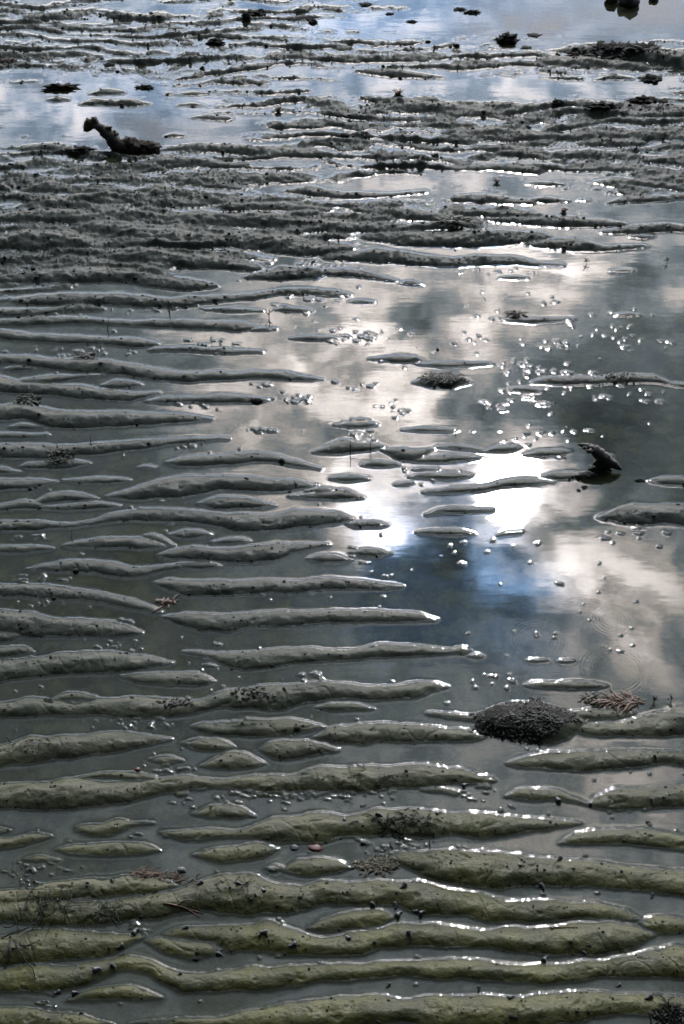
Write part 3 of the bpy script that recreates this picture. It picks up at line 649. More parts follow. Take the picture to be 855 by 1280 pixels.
def grid_mesh(name, X, Y, Z, keep=None):
    nr, nc = X.shape
    co = np.stack([X, Y, Z], -1).reshape(-1, 3).astype(np.float32)
    i = np.arange(nr * nc).reshape(nr, nc)
    q = np.stack([i[:-1, :-1], i[:-1, 1:], i[1:, 1:], i[1:, :-1]], -1).reshape(-1, 4)
    if keep is not None:
        q = q[keep.reshape(-1)]
        used = np.zeros(nr * nc, bool); used[q.reshape(-1)] = True
        remap = np.cumsum(used) - 1
        co = co[used]; q = remap[q]
    me = bpy.data.meshes.new(name)
    me.vertices.add(len(co)); me.vertices.foreach_set('co', co.reshape(-1))
    me.loops.add(q.size); me.loops.foreach_set('vertex_index', q.reshape(-1).astype(np.int32))
    me.polygons.add(len(q)); me.polygons.foreach_set('loop_start', (np.arange(len(q)) * 4).astype(np.int32))
    me.polygons.foreach_set('use_smooth', np.ones(len(q), bool))
    me.update(calc_edges=True)
    return me

mud_me = grid_mesh('mud_flat', X, Y, H)
far_a = mud_me.attributes.new('far', 'FLOAT', 'POINT')
far_a.data.foreach_set('value', sstep(.85, 1.7, Y).astype(np.float32).reshape(-1))
mud_me.materials.append(mud_mat())
mud = bpy.data.objects.new('mud_flat', mud_me); COL.objects.link(mud); mud['kind'] = 'structure'
mud['label'] = 'rippled wet mud flat'
hm = np.minimum(np.minimum(H[:-1, :-1], H[1:, :-1]), np.minimum(H[:-1, 1:], H[1:, 1:]))
wat_me = grid_mesh('water', X, Y, WZ, keep=hm < .0014)
wat_me.materials.append(water_mat())
wat = bpy.data.objects.new('water', wat_me); COL.objects.link(wat); wat['kind'] = 'structure'
print('tris', len(mud_me.polygons) * 2, len(wat_me.polygons) * 2)

# height of the mud or the water at a point, to rest things on
ROWS = Y[:, 0]
def surface(x, y, wet=True):
    i = int(np.clip(np.searchsorted(ROWS, y), 1, len(ROWS) - 2)); j = int(np.clip(np.searchsorted(X[i], x), 1, X.shape[1] - 2))
    h = float(H[i, j]); return max(h, 0.0) if wet else h
def spot(px, py):
    x, y, _ = ground(px, py); return Vector((x, y, surface(x, y)))

def above(px, py, foot_py):
    """point seen at a pixel, standing over the row of its foot"""
    Yb = ground(427.5, foot_py)[1]
    u = (px - 427.5) / FPX; v = (py - 640.0) / FPX
    dy = CP - v * SP; dz = -SP - v * CP; t = Yb / dy
    return Vector((u * t, Yb, CAM_H + dz * t))

# ------------------------------------------------------------------ materials of the small things
M_WOOD = earth_mat('waterlogged_wood', (.008, .008, .007), (.05, .044, .034), 120, .5, 1, .004, .15)
M_BLACKW = earth_mat('black_bog_wood', (.004, .005, .004), (.014, .015, .011), 140, .5, .7, .002, .05, .3)
M_CRUST = earth_mat('crusted_wood', (.022, .016, .011), (.08, .054, .038), 160, .8, 1, .004)
M_STONE = earth_mat('dark_stone', (.012, .014, .015), (.05, .055, .055), 60, .5, .6, .003, .2)
M_CLOD = earth_mat('black_mud', (.007, .007, .006), (.024, .023, .019), 150, .8, .9, .003, 0, .25)
M_BROWNCLOD = earth_mat('brown_mud', (.018, .011, .008), (.05, .033, .024), 150, .8, .9, .003, 0, .25)
M_SNAIL = earth_mat('snail_shell', (.006, .008, .010), (.028, .032, .040), 700, .35, .5, .0006, .5)
M_WEED = earth_mat('dark_seaweed', (.003, .004, .003), (.011, .011, .008), 220, .42, .6, .001, .0, .2)
M_BROWNW = earth_mat('brown_seaweed', (.020, .008, .003), (.10, .040, .010), 180, .42, .5, .001, .05, .4, c3=(.10, .055, .02))
M_OLIVEW = earth_mat('olive_seaweed', (.010, .009, .003), (.07, .06, .016), 260, .4, .5, .001, .05, .4)
M_GREEN = earth_mat('green_algae', (.003, .006, .002), (.010, .022, .005), 300, .5, .5, .001, 0, .25)
M_RED = earth_mat('red_pebble', (.04, .006, .003), (.10, .016, .008), 200, .35, .3, .001, .1)
M_GREY = earth_mat('grey_pebble', (.03, .03, .027), (.07, .07, .06), 260, .4, .4, .001, .1)
M_LEAF = earth_mat('dead_leaf', (.045, .018, .010), (.12, .05, .03), 200, .5, .5, .001, .2)

# ------------------------------------------------------------------ mesh helpers
class MB:
    def __init__(s): s.v = []; s.f = []
    def add(s, vs, fs):
        o = len(s.v); s.v += [tuple(v) for v in vs]; s.f += [tuple(o + i for i in f) for f in fs]
    def build(s, name, mat, parent=None, smooth=True, loc=None):
        me = bpy.data.meshes.new(name)
        vs = s.v
        if loc is not None: vs = [(x - loc[0], y - loc[1], z - loc[2]) for x, y, z in vs]
        me.from_pydata(vs, [], s.f); me.materials.append(mat)
        if smooth: me.polygons.foreach_set('use_smooth', [True] * len(me.polygons))
        me.update()
        o = bpy.data.objects.new(name, me); COL.objects.link(o)
        if loc is not None: o.location = loc
        if parent is not None: o.parent = parent
        return o

def tag(o, label, cat, group=None, kind=None):
    if label: o['label'] = label
    if cat: o['category'] = cat
    if group: o['group'] = group
    if kind: o['kind'] = kind
    return o

_ico = {}
def ico(n):
    if n not in _ico:
        import bmesh
        bm = bmesh.new(); bmesh.ops.create_icosphere(bm, subdivisions=n, radius=1)
        _ico[n] = ([v.co.copy() for v in bm.verts], [tuple(v.index for v in f.verts) for f in bm.faces]); bm.free()
    return _ico[n]

def lump(mb, c, rx, ry, rz, amp=.25, n=3, seed=0, freq=1.6, rot=0, sharp=0):
    vs, fs = ico(n); out = []
    cr, sr = math.cos(rot), math.sin(rot)
    for v in vs:
        q = v * freq + Vector((seed * 3.7, seed * 1.3, seed * 7.1))
        d = 1 + amp * (mnoise.noise(q) * 1.4 + .6 * mnoise.noise(q * 2.7) + .35 * mnoise.noise(q * 6.1))
        if sharp: d += sharp * (mnoise.cell(q * 1.7) - .5)
        x, y, z = v.x * rx * d, v.y * ry * d, v.z * rz * d
        out.append((c[0] + x * cr - y * sr, c[1] + x * sr + y * cr, c[2] + z))
    mb.add(out, fs)

def tube(mb, pts, radii, sides=8, rough=0, seed=0, sub=1):
    pts = [Vector(p) for p in pts]
    if sub > 1:
        q = []; r = []
        for i in range(len(pts) - 1):
            p0 = pts[max(0, i - 1)]; p1 = pts[i]; p2 = pts[i + 1]; p3 = pts[min(len(pts) - 1, i + 2)]
            for k in range(sub):
                t = k / sub
                q.append(.5 * ((2 * p1) + (-p0 + p2) * t + (2 * p0 - 5 * p1 + 4 * p2 - p3) * t * t + (-p0 + 3 * p1 - 3 * p2 + p3) * t ** 3))
                r.append(radii[i] * (1 - t) + radii[i + 1] * t)
        q.append(pts[-1]); r.append(radii[-1]); pts, radii = q, r
    vs = []; fs = []; n = len(pts); up = Vector((.13, .31, .94))
    for i in range(n):
        t = (pts[min(n - 1, i + 1)] - pts[max(0, i - 1)]).normalized()
        a = t.cross(up)
        if a.length < 1e-4: a = t.cross(Vector((1, 0, 0)))
        a.normalize(); b = t.cross(a)
        for k in range(sides):
            th = 2 * math.pi * k / sides
            p = a * math.cos(th) + b * math.sin(th)
            rr = radii[i] * (1 + (rough * (mnoise.noise((pts[i] + p * radii[i]) * (1.1 / max(radii[i], 1e-4)) + Vector((seed, 0, 0))) + .5 * mnoise.noise((pts[i] + p * radii[i]) * (3.1 / max(radii[i], 1e-4)))) if rough else 0))
            vs.append(pts[i] + p * rr)
    for i in range(n - 1):
        for k in range(sides):
            fs.append((i * sides + k, i * sides + (k + 1) % sides, (i + 1) * sides + (k + 1) % sides, (i + 1) * sides + k))
    vs.append(pts[0]); vs.append(pts[-1]); a, b = len(vs) - 2, len(vs) - 1
    for k in range(sides):
        fs.append((a, (k + 1) % sides, k)); fs.append((b, (n - 1) * sides + k, (n - 1) * sides + (k + 1) % sides))
    mb.add(vs, fs)

def blade(mb, p, ang, length, width, curl, lift, seg=4, rnd=random, th=.0003):
    """a narrow leaf-like ribbon with thickness"""
    pts = []; a = ang
    x, y, z = p; zz = z
    for i in range(seg + 1):
        t = i / seg; w = width * (math.sin(math.pi * (.12 + .86 * t))) * .5
        pts.append((x, y, zz, a, w))
        a += curl / seg; x += math.cos(a) * length / seg; y += math.sin(a) * length / seg
        zz += lift * length / seg * (1 - 1.6 * t) + rnd.uniform(-.1, .1) * length / seg
    vs = []; fs = []
    tw = rnd.uniform(-.5, .5)
    for x, y, zz, a, w in pts:
        nx, ny = -math.sin(a) * w, math.cos(a) * w
        dz = w * tw
        vs += [(x - nx, y - ny, zz - dz), (x + nx, y + ny, zz + dz), (x + nx, y + ny, zz + dz + th), (x - nx, y - ny, zz - dz + th)]
    for i in range(seg):
        o = 4 * i
        for k in range(4): fs.append((o + k, o + (k + 1) % 4, o + 4 + (k + 1) % 4, o + 4 + k))
    fs.append((3, 2, 1, 0)); o = 4 * seg; fs.append((o, o + 1, o + 2, o + 3))
    mb.add(vs, fs)

def root(name, loc):
    o = bpy.data.objects.new(name, None); o.empty_display_size = .02; COL.objects.link(o); o.location = loc; return o
def child(o, r):
    """parent a mesh whose vertices are in world space"""
    o.parent = r; o.matrix_parent_inverse.identity(); o.location = -r.location; return o

# ------------------------------------------------------------------ driftwood
def driftwood():
    f = 186
    base = spot(152, f); r = root('driftwood_branch', base)
    tag(r, 'dark broken driftwood branch leaning left out of the far left pool', 'driftwood')
    g = lambda px, py, foot=f: above(px, py, foot)
    mb = MB()
    tube(mb, [g(160, 195), g(150, 184), g(141, 174), g(130, 163), g(121, 157), g(114, 155)], [.016, .018, .017, .013, .010, .010], 14, .24, 3, 5)
    child(mb.build('limb', M_WOOD), r)
    mb = MB(); p = g(113, 155); lump(mb, p, .013, .012, .013, .35, 3, 4, 2.2); lump(mb, g(117, 151), .009, .009, .008, .4, 3, 9, 2.4)
    lump(mb, g(109, 160), .010, .010, .009, .5, 2, 12, 2.4); child(mb.build('broken_end', M_CRUST), r)
    mb = MB(); lump(mb, g(143, 168), .009, .009, .008, .4, 3, 2, 2.2); lump(mb, g(136, 160), .008, .008, .006, .6, 2, 6, 2.2); child(mb.build('knot', M_WOOD), r)
    mb = MB()
    for i, (px, py, rx, rz) in enumerate(((160, 181, .024, .020), (172, 181, .022, .015), (184, 181, .020, .012), (193, 181, .014, .009), (178, 186, .016, .010), (165, 187, .016, .012))):
        q = g(px, py + 1); q.z = max(.001, q.z * .6); lump(mb, q, rx, .018, rz, .5, 3, 20 + i, 3.0)
    child(mb.build('crusted_root', M_CRUST), r)
driftwood()

def horn():
    base = spot(768, 588); r = root('driftwood_horn', base)
    tag(r, 'black claw shaped driftwood stump curving up from the main pool', 'driftwood')
    mb = MB()
    P = lambda px, py, foot: above(px, py, foot)
    tube(mb, [P(777, 587, 590), P(768, 581, 589), P(757, 574, 586), P(746, 565, 582), P(735, 559, 579), P(723, 555, 577)], [.0015, .0075, .0115, .0105, .0070, .0012], 16, .26, 8, 7)
    child(mb.build('horn', M_BLACKW), r)
    mb = MB()
    for i, (px, py, rr) in enumerate(((757, 584, .008), (747, 589, .008), (740, 592, .006), (747, 579, .006), (752, 581, .007), (737, 564, .004), (731, 560, .003))):
        q = P(px, py, 587); q.z = max(q.z, .001); lump(mb, q, rr * 1.2, rr, rr * .8, .6, 3, 40 + i, 2.4)
    child(mb.build('root_knob', M_BLACKW), r)
    mb = MB(); q = spot(733, 594); lump(mb, q, .016, .008, .004, .5, 3, 51, 2.6); q = spot(724, 597); lump(mb, q, .008, .005, .003, .5, 2, 52, 2.6)
    child(mb.build('reflection_lumps', M_BLACKW), r)  # black lumps on the water standing in for the horn's dark reflection
horn()

# ------------------------------------------------------------------ stones, clods, pebbles
def lump_thing(name, label, cat, px, py, w, h, mat, group=None, amp=.4, n=3, seed=None, flat=1.0, tilt=0, sink=.25):
    """w x h = size in photo pixels"""
    seed = seed if seed is not None else px * .7 + py
    a, b = row_scale(py)
    el = math.atan2(CAM_H, ground(px, py)[1])
    if name == 'mud_clod' and amp >= .5: w *= .82; h *= .68; sink = .45; amp = .75
    rx = w * a / 2
    ry = rx * .8 * flat
    rz = max(.0012, math.sqrt(max(1e-8, (h * a / 2) ** 2 - (ry * math.sin(el)) ** 2)) / math.cos(el)) if h * a / 2 > ry * math.sin(el) else rx * .22
    if rz <= rx * .23: ry = min(ry, h * a / 2 / math.sin(el))
    p = spot(px, py + h * .25)
    mb = MB(); lump(mb, (p.x, p.y, p.z + rz * (1 - sink) * .6), rx, ry, rz, amp, n + (amp > .6), seed, 1.8 if amp < .6 else 2.6, tilt)
    return tag(mb.build(name, mat, loc=p), label, cat, group)

ST = 'dark stones standing in the far right pool'
lump_thing('stone', 'largest black stone at the top edge in the blue pool', 'stone', 786, -2, 28, 25, M_STONE, ST, .2)
lump_thing('stone', 'black stone left of the largest one, cut by the top edge', 'stone', 765, -4, 17, 18, M_STONE, ST, .2)
lump_thing('stone', 'small black stone right of the largest one at the top edge', 'stone', 817, -2, 12, 9, M_STONE, ST, .2)
CL = 'dark clods of mud and weed on the far flat'
for px, py, w, h, m, lab in (
    (633, 48, 26, 17, M_CLOD, 'round black clod standing alone in the blue far pool'),
    (667, 43, 15, 6, M_CLOD, 'flat black clod just right of the round one in the far pool'),
    (658, 59, 12, 5, M_CLOD, 'small ragged clod in front of the round one in the far pool'),
    (641, 66, 7, 3, M_CLOD, 'tiny dark clod at the edge of the shoal in front of the round clod'),
    (240, 68, 27, 11, M_CLOD, 'wide black clod on the far flat above the left pool'),
    (270, 52, 20, 12, M_CLOD, 'black clod behind and right of the wide one on the far flat'),
    (76, 109, 42, 7, M_BROWNCLOD, 'long flat brown clod at the back of the left pool'),
    (136, 80, 13, 6, M_CLOD, 'small dark clod behind the left pool near its right end'),
    (697, 131, 13, 9, M_CLOD, 'dark knob of mud left of the dark bar beyond the sunlit band'),
    (806, 125, 38, 9, M_BROWNCLOD, 'long flat brown clod in the pale band at right'),
    (829, 127, 12, 6, M_BROWNCLOD, 'small brown clod touching the right end of the long brown one'),
    (814, 97, 24, 12, M_CLOD, 'black ragged clod on the shoal at the far right'),
    (752, 137, 40, 9, M_CLOD, 'dark low bar of mud right of the knob in the pale band'),
    (455, 168, 14, 9, M_CLOD, 'black clod in the middle of the far ripples'),
    (430, 171, 12, 4, M_CLOD, 'flat dark clod left of the middle far clod'),
    (544, 195, 9, 8, M_CLOD, 'small upright black clod right of the middle far clod'),
    (391, 27, 11, 8, M_CLOD, 'small black clod near the top edge, left of centre'),
    (457, 5, 14, 6, M_CLOD, 'dark clod at the top edge left of the blue water'),
    (487, 17, 9, 4, M_CLOD, 'small dark clod in the pale water just below the top edge'),
    (515, 27, 13, 3, M_CLOD, 'thin dark sliver of mud in the pale blue water'),
    (590, 15, 20, 5, M_CLOD, 'ragged dark strip of weed at the top centre of the blue water'),
    (575, 11, 14, 6, M_CLOD, 'small dark clod at the left end of the ragged strip'),
    (319, 15, 24, 11, M_CLOD, 'ragged black clod near the top edge, left of the pale water'),
    (308, 23, 10, 9, M_CLOD, 'small black clod in front of the ragged one near the top edge'),
    (535, 52, 6, 4, M_CLOD, 'tiny black clod in the pale water between the far shoals'),
    (253, 85, 6, 6, M_CLOD, 'tiny black clod in front of the wide far clod'),
    (181, 109, 22, 5, M_CLOD, 'dark crusted clod behind the driftwood branch'),
    (8, 76, 26, 10, M_BROWNCLOD, 'brown clod at the left edge behind the pool'),
    (100, 190, 34, 9, M_CLOD, 'dark weedy clod left of the foot of the driftwood branch'),
    (660, 590, 0, 0, None, ''),
    (800, 600, 12, 5, M_CLOD, 'black clod touching the left tip of the small ripple at right'),
    (60, 876, 13, 9, M_CLOD, 'angular black clod on the ripple near the left edge'),
    (320, 501, 16, 6, M_CLOD, 'black ragged clod at the right tip of the thin left ripple'),
    (377, 1063, 0, 0, None, '')):
    if m: lump_thing('mud_clod', lab, 'clod', px, py, w, h, m, CL, .5)
lump_thing('pebble', 'rust red pebble in the water between two near ripples', 'pebble', 394, 1058, 17, 9, M_RED, None, .2, sink=.45)
lump_thing('pebble', 'pale grey pebble left of the rust red one', 'pebble', 368, 1058, 10, 7, M_GREY, None, .2, sink=.4)
lump_thing('pebble', 'grey pebble in the water beside the near left ripple', 'pebble', 227, 1086, 11, 8, M_GREY, None, .22, sink=.5)
lump_thing('pebble', 'wet grey pebble in front and left of the rust red one', 'pebble', 340, 1085, 13, 7, M_GREY, None, .22, sink=.5)
lump_thing('pebble', 'tiny red brown pebble in the pool near the left ripples', 'pebble', 172, 961, 7, 5, M_RED, None, .1)

# ------------------------------------------------------------------ snails
SNAILS = [(t, x, y, s) for t, lst in dict(
    A=[(423,98,1),(213,172,1),(510,280,1.7),(450,345,1.5),(370,432,1.7),(430,422,1.5),(213,512,1.3),(285,512,1.4),(695,270,1.1),(825,368,1.4),(748,108,1.4),(672,445,1)],
    B=[(45,115,1.3),(132,138,1.2),(655,120,1.6),(628,190,1.5),(642,215,1.7),(700,208,1.1),(728,215,1.3),(545,184,1.1),(130,300,1.6),(240,345,1.7),(447,308,1.3),(683,308,1.7),(600,485,1.1)],
    C=[(385,12,1.3),(325,118,1.6),(235,42,1),(735,150,1.1),(365,268,1.3),(335,382,1.6),(483,366,1),(208,528,1.4),(720,535,1.6),(608,485,1),(85,500,1.2)],
    E=[(438,497,1),(568,490,1.4),(215,18,1.1),(790,470,1.2),(510,582,1.2)],
    F=[(748,268,1.1),(380,418,1.4),(505,432,1.2),(735,432,1.1),(35,362,1.3),(720,500,.8)]).items() for x, y, s in lst]
LAND = [('the rust red pebble', 394, 1057), ('the olive weed tangle', 470, 1083), ('the reddish weed scrap', 190, 1095),
        ('the long lens shaped ripple', 430, 1150), ('the small bottom left ripple', 150, 1240), ('the brown twig', 250, 1138),
        ('the short lens at left', 225, 1185), ('the green hairs at left', 45, 1135), ('the black seaweed mound', 660, 905),
        ('the dark algae tangle', 500, 1032), ('the ripple junction at right', 815, 1155), ('the bottom right corner', 845, 1275),
        ('the bottom left corner', 10, 1270), ('the bottom edge at centre', 430, 1280), ('the right edge', 852, 1010), ('the pointed ripple end at right', 722, 1028),
        ('the short crest twig', 712, 1160)]
def where(px, py, used):
    c = sorted(LAND, key=lambda l: math.hypot(l[1] - px, l[2] - py))
    for k in range(4):
        n, lx, ly = c[k]; dx, dy = px - lx, py - ly; d = math.hypot(dx, dy)
        near = 'close ' if d < 28 else ('' if d < 75 else 'well ')
        if abs(dx) > 2.5 * abs(dy): w = 'right of' if dx > 0 else 'left of'
        elif abs(dy) > 2.5 * abs(dx): w = 'in front of' if dy > 0 else 'behind'
        else: w = ('in front' if dy > 0 else 'behind') + (' and right of' if dx > 0 else ' and left of')
        t = near + w + ' ' + n
        if t not in used: used.add(t); return t
    return t
def snail(px, py, s, used):
    a, b = row_scale(py); L = 7.5 * a * s
    p = spot(px, py + 1); rot = random.uniform(0, 6.28)
    dry = surface(p.x, p.y, False) > .001
    r = root('snail', p); r.rotation_euler.z = rot
    tag(r, ('snail on sand ' if dry else 'snail in water ') + where(px, py, used), 'snail', 'snail shells strewn over the near ripples')
    mb = MB(); n = 14; pts = []; rad = []
    for i in range(n + 1):                                # coiled cone with stepped whorls
        t = i / n; w = (t * 4.0) % 1.0
        pts.append((L * (.5 - t), .04 * L * math.sin(9 * t), L * .24 * (1 - t * .55))); rad.append(L * .30 * (1 - t) ** .8 * (1 + .13 * math.sin(math.pi * w)) * (math.sin(min(1, t * 5 + .25) * math.pi / 2)) + L * .008)
    tube(mb, pts, rad, 8); o = mb.build('shell', M_SNAIL, r)
    mb = MB(); lump(mb, (L * .40, -L * .12, L * .12), L * .17, L * .15, L * .10, .1, 1, px); mb.build('foot', M_CLOD, r)
used = set()
for t, x, y, s in SNAILS: snail(TILE[t][0] + x / 3, TILE[t][1] + y / 3, s, used)

# ------------------------------------------------------------------ weed
def weed_patch(name, label, cat, px, py, sx, sy, n, mat, length, width, lift=.35, seed=1, group=None, mound=None, spread_round=True, hug=.0015, ang=None):
    rnd = random.Random(seed); base = spot(px, py); r = root(name, base)
    tag(r, label, cat, group)
    a, b = row_scale(py)
    if mound:
        mb = MB(); lump(mb, (base.x, base.y, base.z - mound * .15), sx * a * .74, sy * b * .62, mound, .22, 4, seed, 2.6); child(mb.build('mat', mat if mat is not M_WEED else M_CLOD), r)
    mb = MB()
    for _ in range(n):
        while True:
            u, v = rnd.uniform(-1, 1), rnd.uniform(-1, 1)
            if u * u + v * v < 1 and rnd.random() < 1.15 - (u * u + v * v): break
        x = base.x + u * sx * a * (1 + .35 * mnoise.noise(Vector((v * 2.5, seed, 1)))); y = base.y + v * sy * b * (1 + .4 * mnoise.noise(Vector((u * 2.5, seed, 5))))
        if mound and mnoise.noise(Vector((x * 45, y * 45, seed))) < -.2 and u * u + v * v > .5: continue
        z = surface(x, y) + hug * rnd.random()
        if mound: z += mound * .8 * max(0, 1 - (u * u + v * v)) ** .6
        th = rnd.uniform(0, 6.28) if ang is None else rnd.gauss(ang, .5)
        blade(mb, (x, y, z), th, length * rnd.uniform(.4, 1.3), width * rnd.uniform(.5, 1.4), rnd.uniform(-2, 2), lift * rnd.uniform(.2, 1.2), 4, rnd)
    o = child(mb.build('shreds', mat), r); o['kind'] = 'stuff'
    return r
def hairs(name, label, cat, px, py, sx, sy, n, mat, length, rad, seed=1, group=None, rise=.2, parent_root=None, ang=None, part='strands'):
    rnd = random.Random(seed); base = spot(px, py)
    r = parent_root or root(name, base)
    if parent_root is None: tag(r, label, cat, group)
    a, b = row_scale(py); mb = MB()
    for _ in range(n):
        x = base.x + rnd.gauss(0, .5) * sx * a; y = base.y + rnd.gauss(0, .5) * sy * b
        th = rnd.uniform(0, 6.28) if ang is None else rnd.gauss(ang, .7); pts = []; L_ = length * rnd.uniform(.4, 1.3)
        for i in range(6):
            t = i / 5
            pts.append((x, y, surface(x, y) + rad * .8 + rise * L_ * math.sin(math.pi * t) * .5))
            th += rnd.uniform(-.6, .6); x += math.cos(th) * L_ / 5; y += math.sin(th) * L_ / 5
        tube(mb, pts, [rad, rad, rad, rad * .9, rad * .7, rad * .3], 4)
    o = child(mb.build(part, mat), r); o['kind'] = 'stuff'
    return r
WG = 'mats of seaweed shreds stranded on the ripples'
weed_patch('seaweed_mound', 'large black mound of shredded seaweed at the edge of the main pool', 'seaweed', 657, 902, 68, 25, 2600, M_WEED, .008, .0030, .0, 3, WG, .0014)
weed_patch('seaweed_mat', 'small black mat of shredded weed in the bright middle of the pool', 'seaweed', 553, 475, 30, 8, 420, M_WEED, .010, .003, .12, 4, WG, .0015)
r_ = weed_patch('brown_seaweed', 'brown ribbon seaweed lying in the water behind the black mound', 'seaweed', 783, 878, 27, 7, 120, M_BROWNW, .026, .0028, .03, 5, WG, .002, ang=3.1)
weed_patch('seaweed_litter', 'pale scrap of weed at the left end of the brown ribbon seaweed', 'seaweed', 738, 874, 12, 5, 30, M_OLIVEW, .012, .003, .3, 15, WG)
weed_patch('seaweed_litter', 'olive and brown weed tangle at the centre of the near ripples', 'seaweed', 472, 1083, 34, 12, 260, M_OLIVEW, .009, .0016, .2, 6, WG, .002)
weed_patch('seaweed_litter', 'reddish brown weed scrap on the near left ripple', 'seaweed', 182, 1093, 24, 6, 90, M_BROWNW, .011, .0013, .15, 7, WG, .001)
weed_patch('seaweed_litter', 'trail of reddish weed right of the brown scrap at left', 'seaweed', 218, 1097, 28, 6, 50, M_BROWNW, .010, .0012, .15, 17, WG)
weed_patch('seaweed_litter', 'dark weed flecks on the ripple end left of centre', 'seaweed', 315, 872, 30, 11, 60, M_WEED, .007, .004, .4, 8, WG)
weed_patch('seaweed_litter', 'dark weed flecks on the long ripple left of the other flecks', 'seaweed', 222, 882, 26, 6, 45, M_WEED, .008, .004, .4, 9, WG)
weed_patch('green_weed', 'dark green weed tuft on the left ripples', 'seaweed', 74, 574, 15, 9, 200, M_GREEN, .012, .0025, .5, 10, WG, .004)
weed_patch('green_weed', 'flat green weed scrap near the left edge', 'seaweed', 34, 500, 16, 5, 60, M_GREEN, .014, .004, .4, 11, WG)
weed_patch('green_weed', 'dark green weed on the near left ripple right of the green hairs', 'seaweed', 137, 1142, 20, 10, 60, M_GREEN, .014, .0012, .05, 12, WG)
weed_patch('seaweed_litter', 'dark weed scrap on the far middle ripple in front of the pale pool', 'seaweed', 566, 282, 18, 7, 60, M_GREEN, .02, .006, .5, 13, WG)
weed_patch('seaweed_litter', 'green flecked weed among the mounds right of the pool centre', 'seaweed', 775, 473, 24, 7, 60, M_GREEN, .010, .003, .5, 14, WG)
weed_patch('seaweed_litter', 'tiny dark tuft above the slim mound in the upper pool', 'seaweed', 644, 393, 8, 3, 26, M_WEED, .018, .005, .6, 16, WG)
weed_patch('seaweed_litter', 'black weed scrap near the bottom right corner', 'seaweed', 838, 1272, 22, 10, 90, M_WEED, .010, .003, .4, 18, WG)
weed_patch('seaweed_litter', 'dark weed on the shoal in the far right corner', 'seaweed', 770, 66, 70, 7, 120, M_CLOD, .035, .012, .5, 19, WG)
weed_patch('seaweed_litter', 'black weed scrap on the far left ripples behind the thin pool', 'seaweed', 110, 447, 14, 4, 40, M_WEED, .014, .005, .5, 20, WG)
weed_patch('brown_leaf', 'brown strip of weed at the pointed end of a left ripple', 'leaf', 207, 755, 17, 3, 14, M_BROWNW, .020, .005, .1, 21)
HG = 'fine algae strands lying over the near ripples'
hairs('algae_hairs', 'green algae hairs draped over the ripple at the left edge', 'algae', 42, 1128, 50, 22, 46, M_GREEN, .035, .00055, 1, HG, ang=-1.2)
hairs('algae_hairs', 'dark algae tangle on the long ripple at centre', 'algae', 500, 1033, 46, 18, 70, M_GREEN, .014, .0009, 2, HG)
hairs('algae_hairs', 'green algae hairs on the ripple left of the dark tangle', 'algae', 455, 972, 60, 12, 24, M_GREEN, .020, .0005, 3, HG)
hairs('algae_hairs', 'dark rootlike strand crossing the ripple at lower left', 'algae', 25, 1185, 26, 10, 7, M_WEED, .055, .0010, 4, HG, ang=-.5)
hairs('algae_hairs', 'green hairs on the ripple behind the pool at the left edge', 'algae', 35, 935, 44, 10, 26, M_GREEN, .020, .0005, 5, HG)
hairs('algae_hairs', 'fine green hairs on the broad ripple left of the brown twig', 'algae', 150, 1130, 60, 16, 30, M_GREEN, .022, .0004, 6, HG, ang=-1.3)
hairs('algae_hairs', 'dark strands at the bottom right corner of the last ripple', 'algae', 832, 1262, 22, 10, 16, M_WEED, .022, .0008, 7, HG)
hairs('algae_hairs', 'thin hairs lying on the ripple crest left of the red pebble', 'algae', 300, 1110, 40, 12, 12, M_WEED, .018, .0005, 8, HG)

# twigs
def twig(label, pts, rad, mat=M_WOOD, group=None, side=()):
    b = Vector(pts[0]); r = root('twig', b); tag(r, label, 'twig', group)
    mb = MB(); tube(mb, pts, [rad * (1 - .6 * i / (len(pts) - 1)) for i in range(len(pts))], 6, .2, 3, 3); child(mb.build('stem', mat), r)
    for q in side:
        mb = MB(); tube(mb, q, [rad * .7, rad * .5, rad * .3][:len(q)], 5, .2, 5, 2); child(mb.build('side_shoot', mat), r)
def lying(*px, z=.001): return [spot(x, y) + Vector((0, 0, z)) for x, y in px]
def stand(px, py, h, lean=0): return [spot(px, py) - Vector((0, 0, .004)), above(px + lean * .5, py - h * .5, py), above(px + lean, py - h, py)]
twig('brown forked twig lying behind the short lens at left', lying((205, 1134), (222, 1136), (240, 1139), (254, 1142)), .0014, M_BROWNW, None, [lying((222, 1136), (228, 1131), (238, 1129)), lying((235, 1139), (244, 1143), (250, 1148))])
twig('short brown twig on the ripple crest at lower right', lying((688, 1160), (700, 1161), (718, 1162)), .0014, M_BROWNW)
TG = 'thin twigs standing upright in the mud'
twig('upright black twig on the ripple at the pool centre, left of its pair', stand(438, 567, 16), .0011, M_WOOD, TG)
twig('upright black twig on the ripple at the pool centre, right of its pair', stand(463, 563, 11), .0011, M_WOOD, TG)
twig('low black twig bridging the two upright ones at the pool centre', [above(438, 556, 565), above(450, 556, 565), above(463, 555, 565)], .0008, M_WOOD)
twig('thin upright twig on the left ripple behind the green tuft', stand(113, 556, 12), .0007, M_WOOD, TG)
twig('tall thin twig on the thin ripple at upper left', stand(134, 413, 15, 2), .0009, M_WOOD, TG)
twig('short thick twig standing at the edge of the far ripples, upper left', stand(211, 388, 12), .0017, M_WOOD, TG)
twig('forked black twig standing in the quiet pool left of centre', stand(336, 398, 12, 1), .0012, M_WOOD, TG, [[above(336, 392, 397), above(341, 388, 397)], [above(336, 394, 397), above(331, 387, 397)]])
twig('thin upright twig on the ripple at mid left', stand(89, 674, 12, 1), .0007, M_WOOD, TG)
twig('tiny black sprig on the mound near the pool centre', stand(248 / 3 + 285 + 202, 541, 6), .0012, M_WOOD, TG)
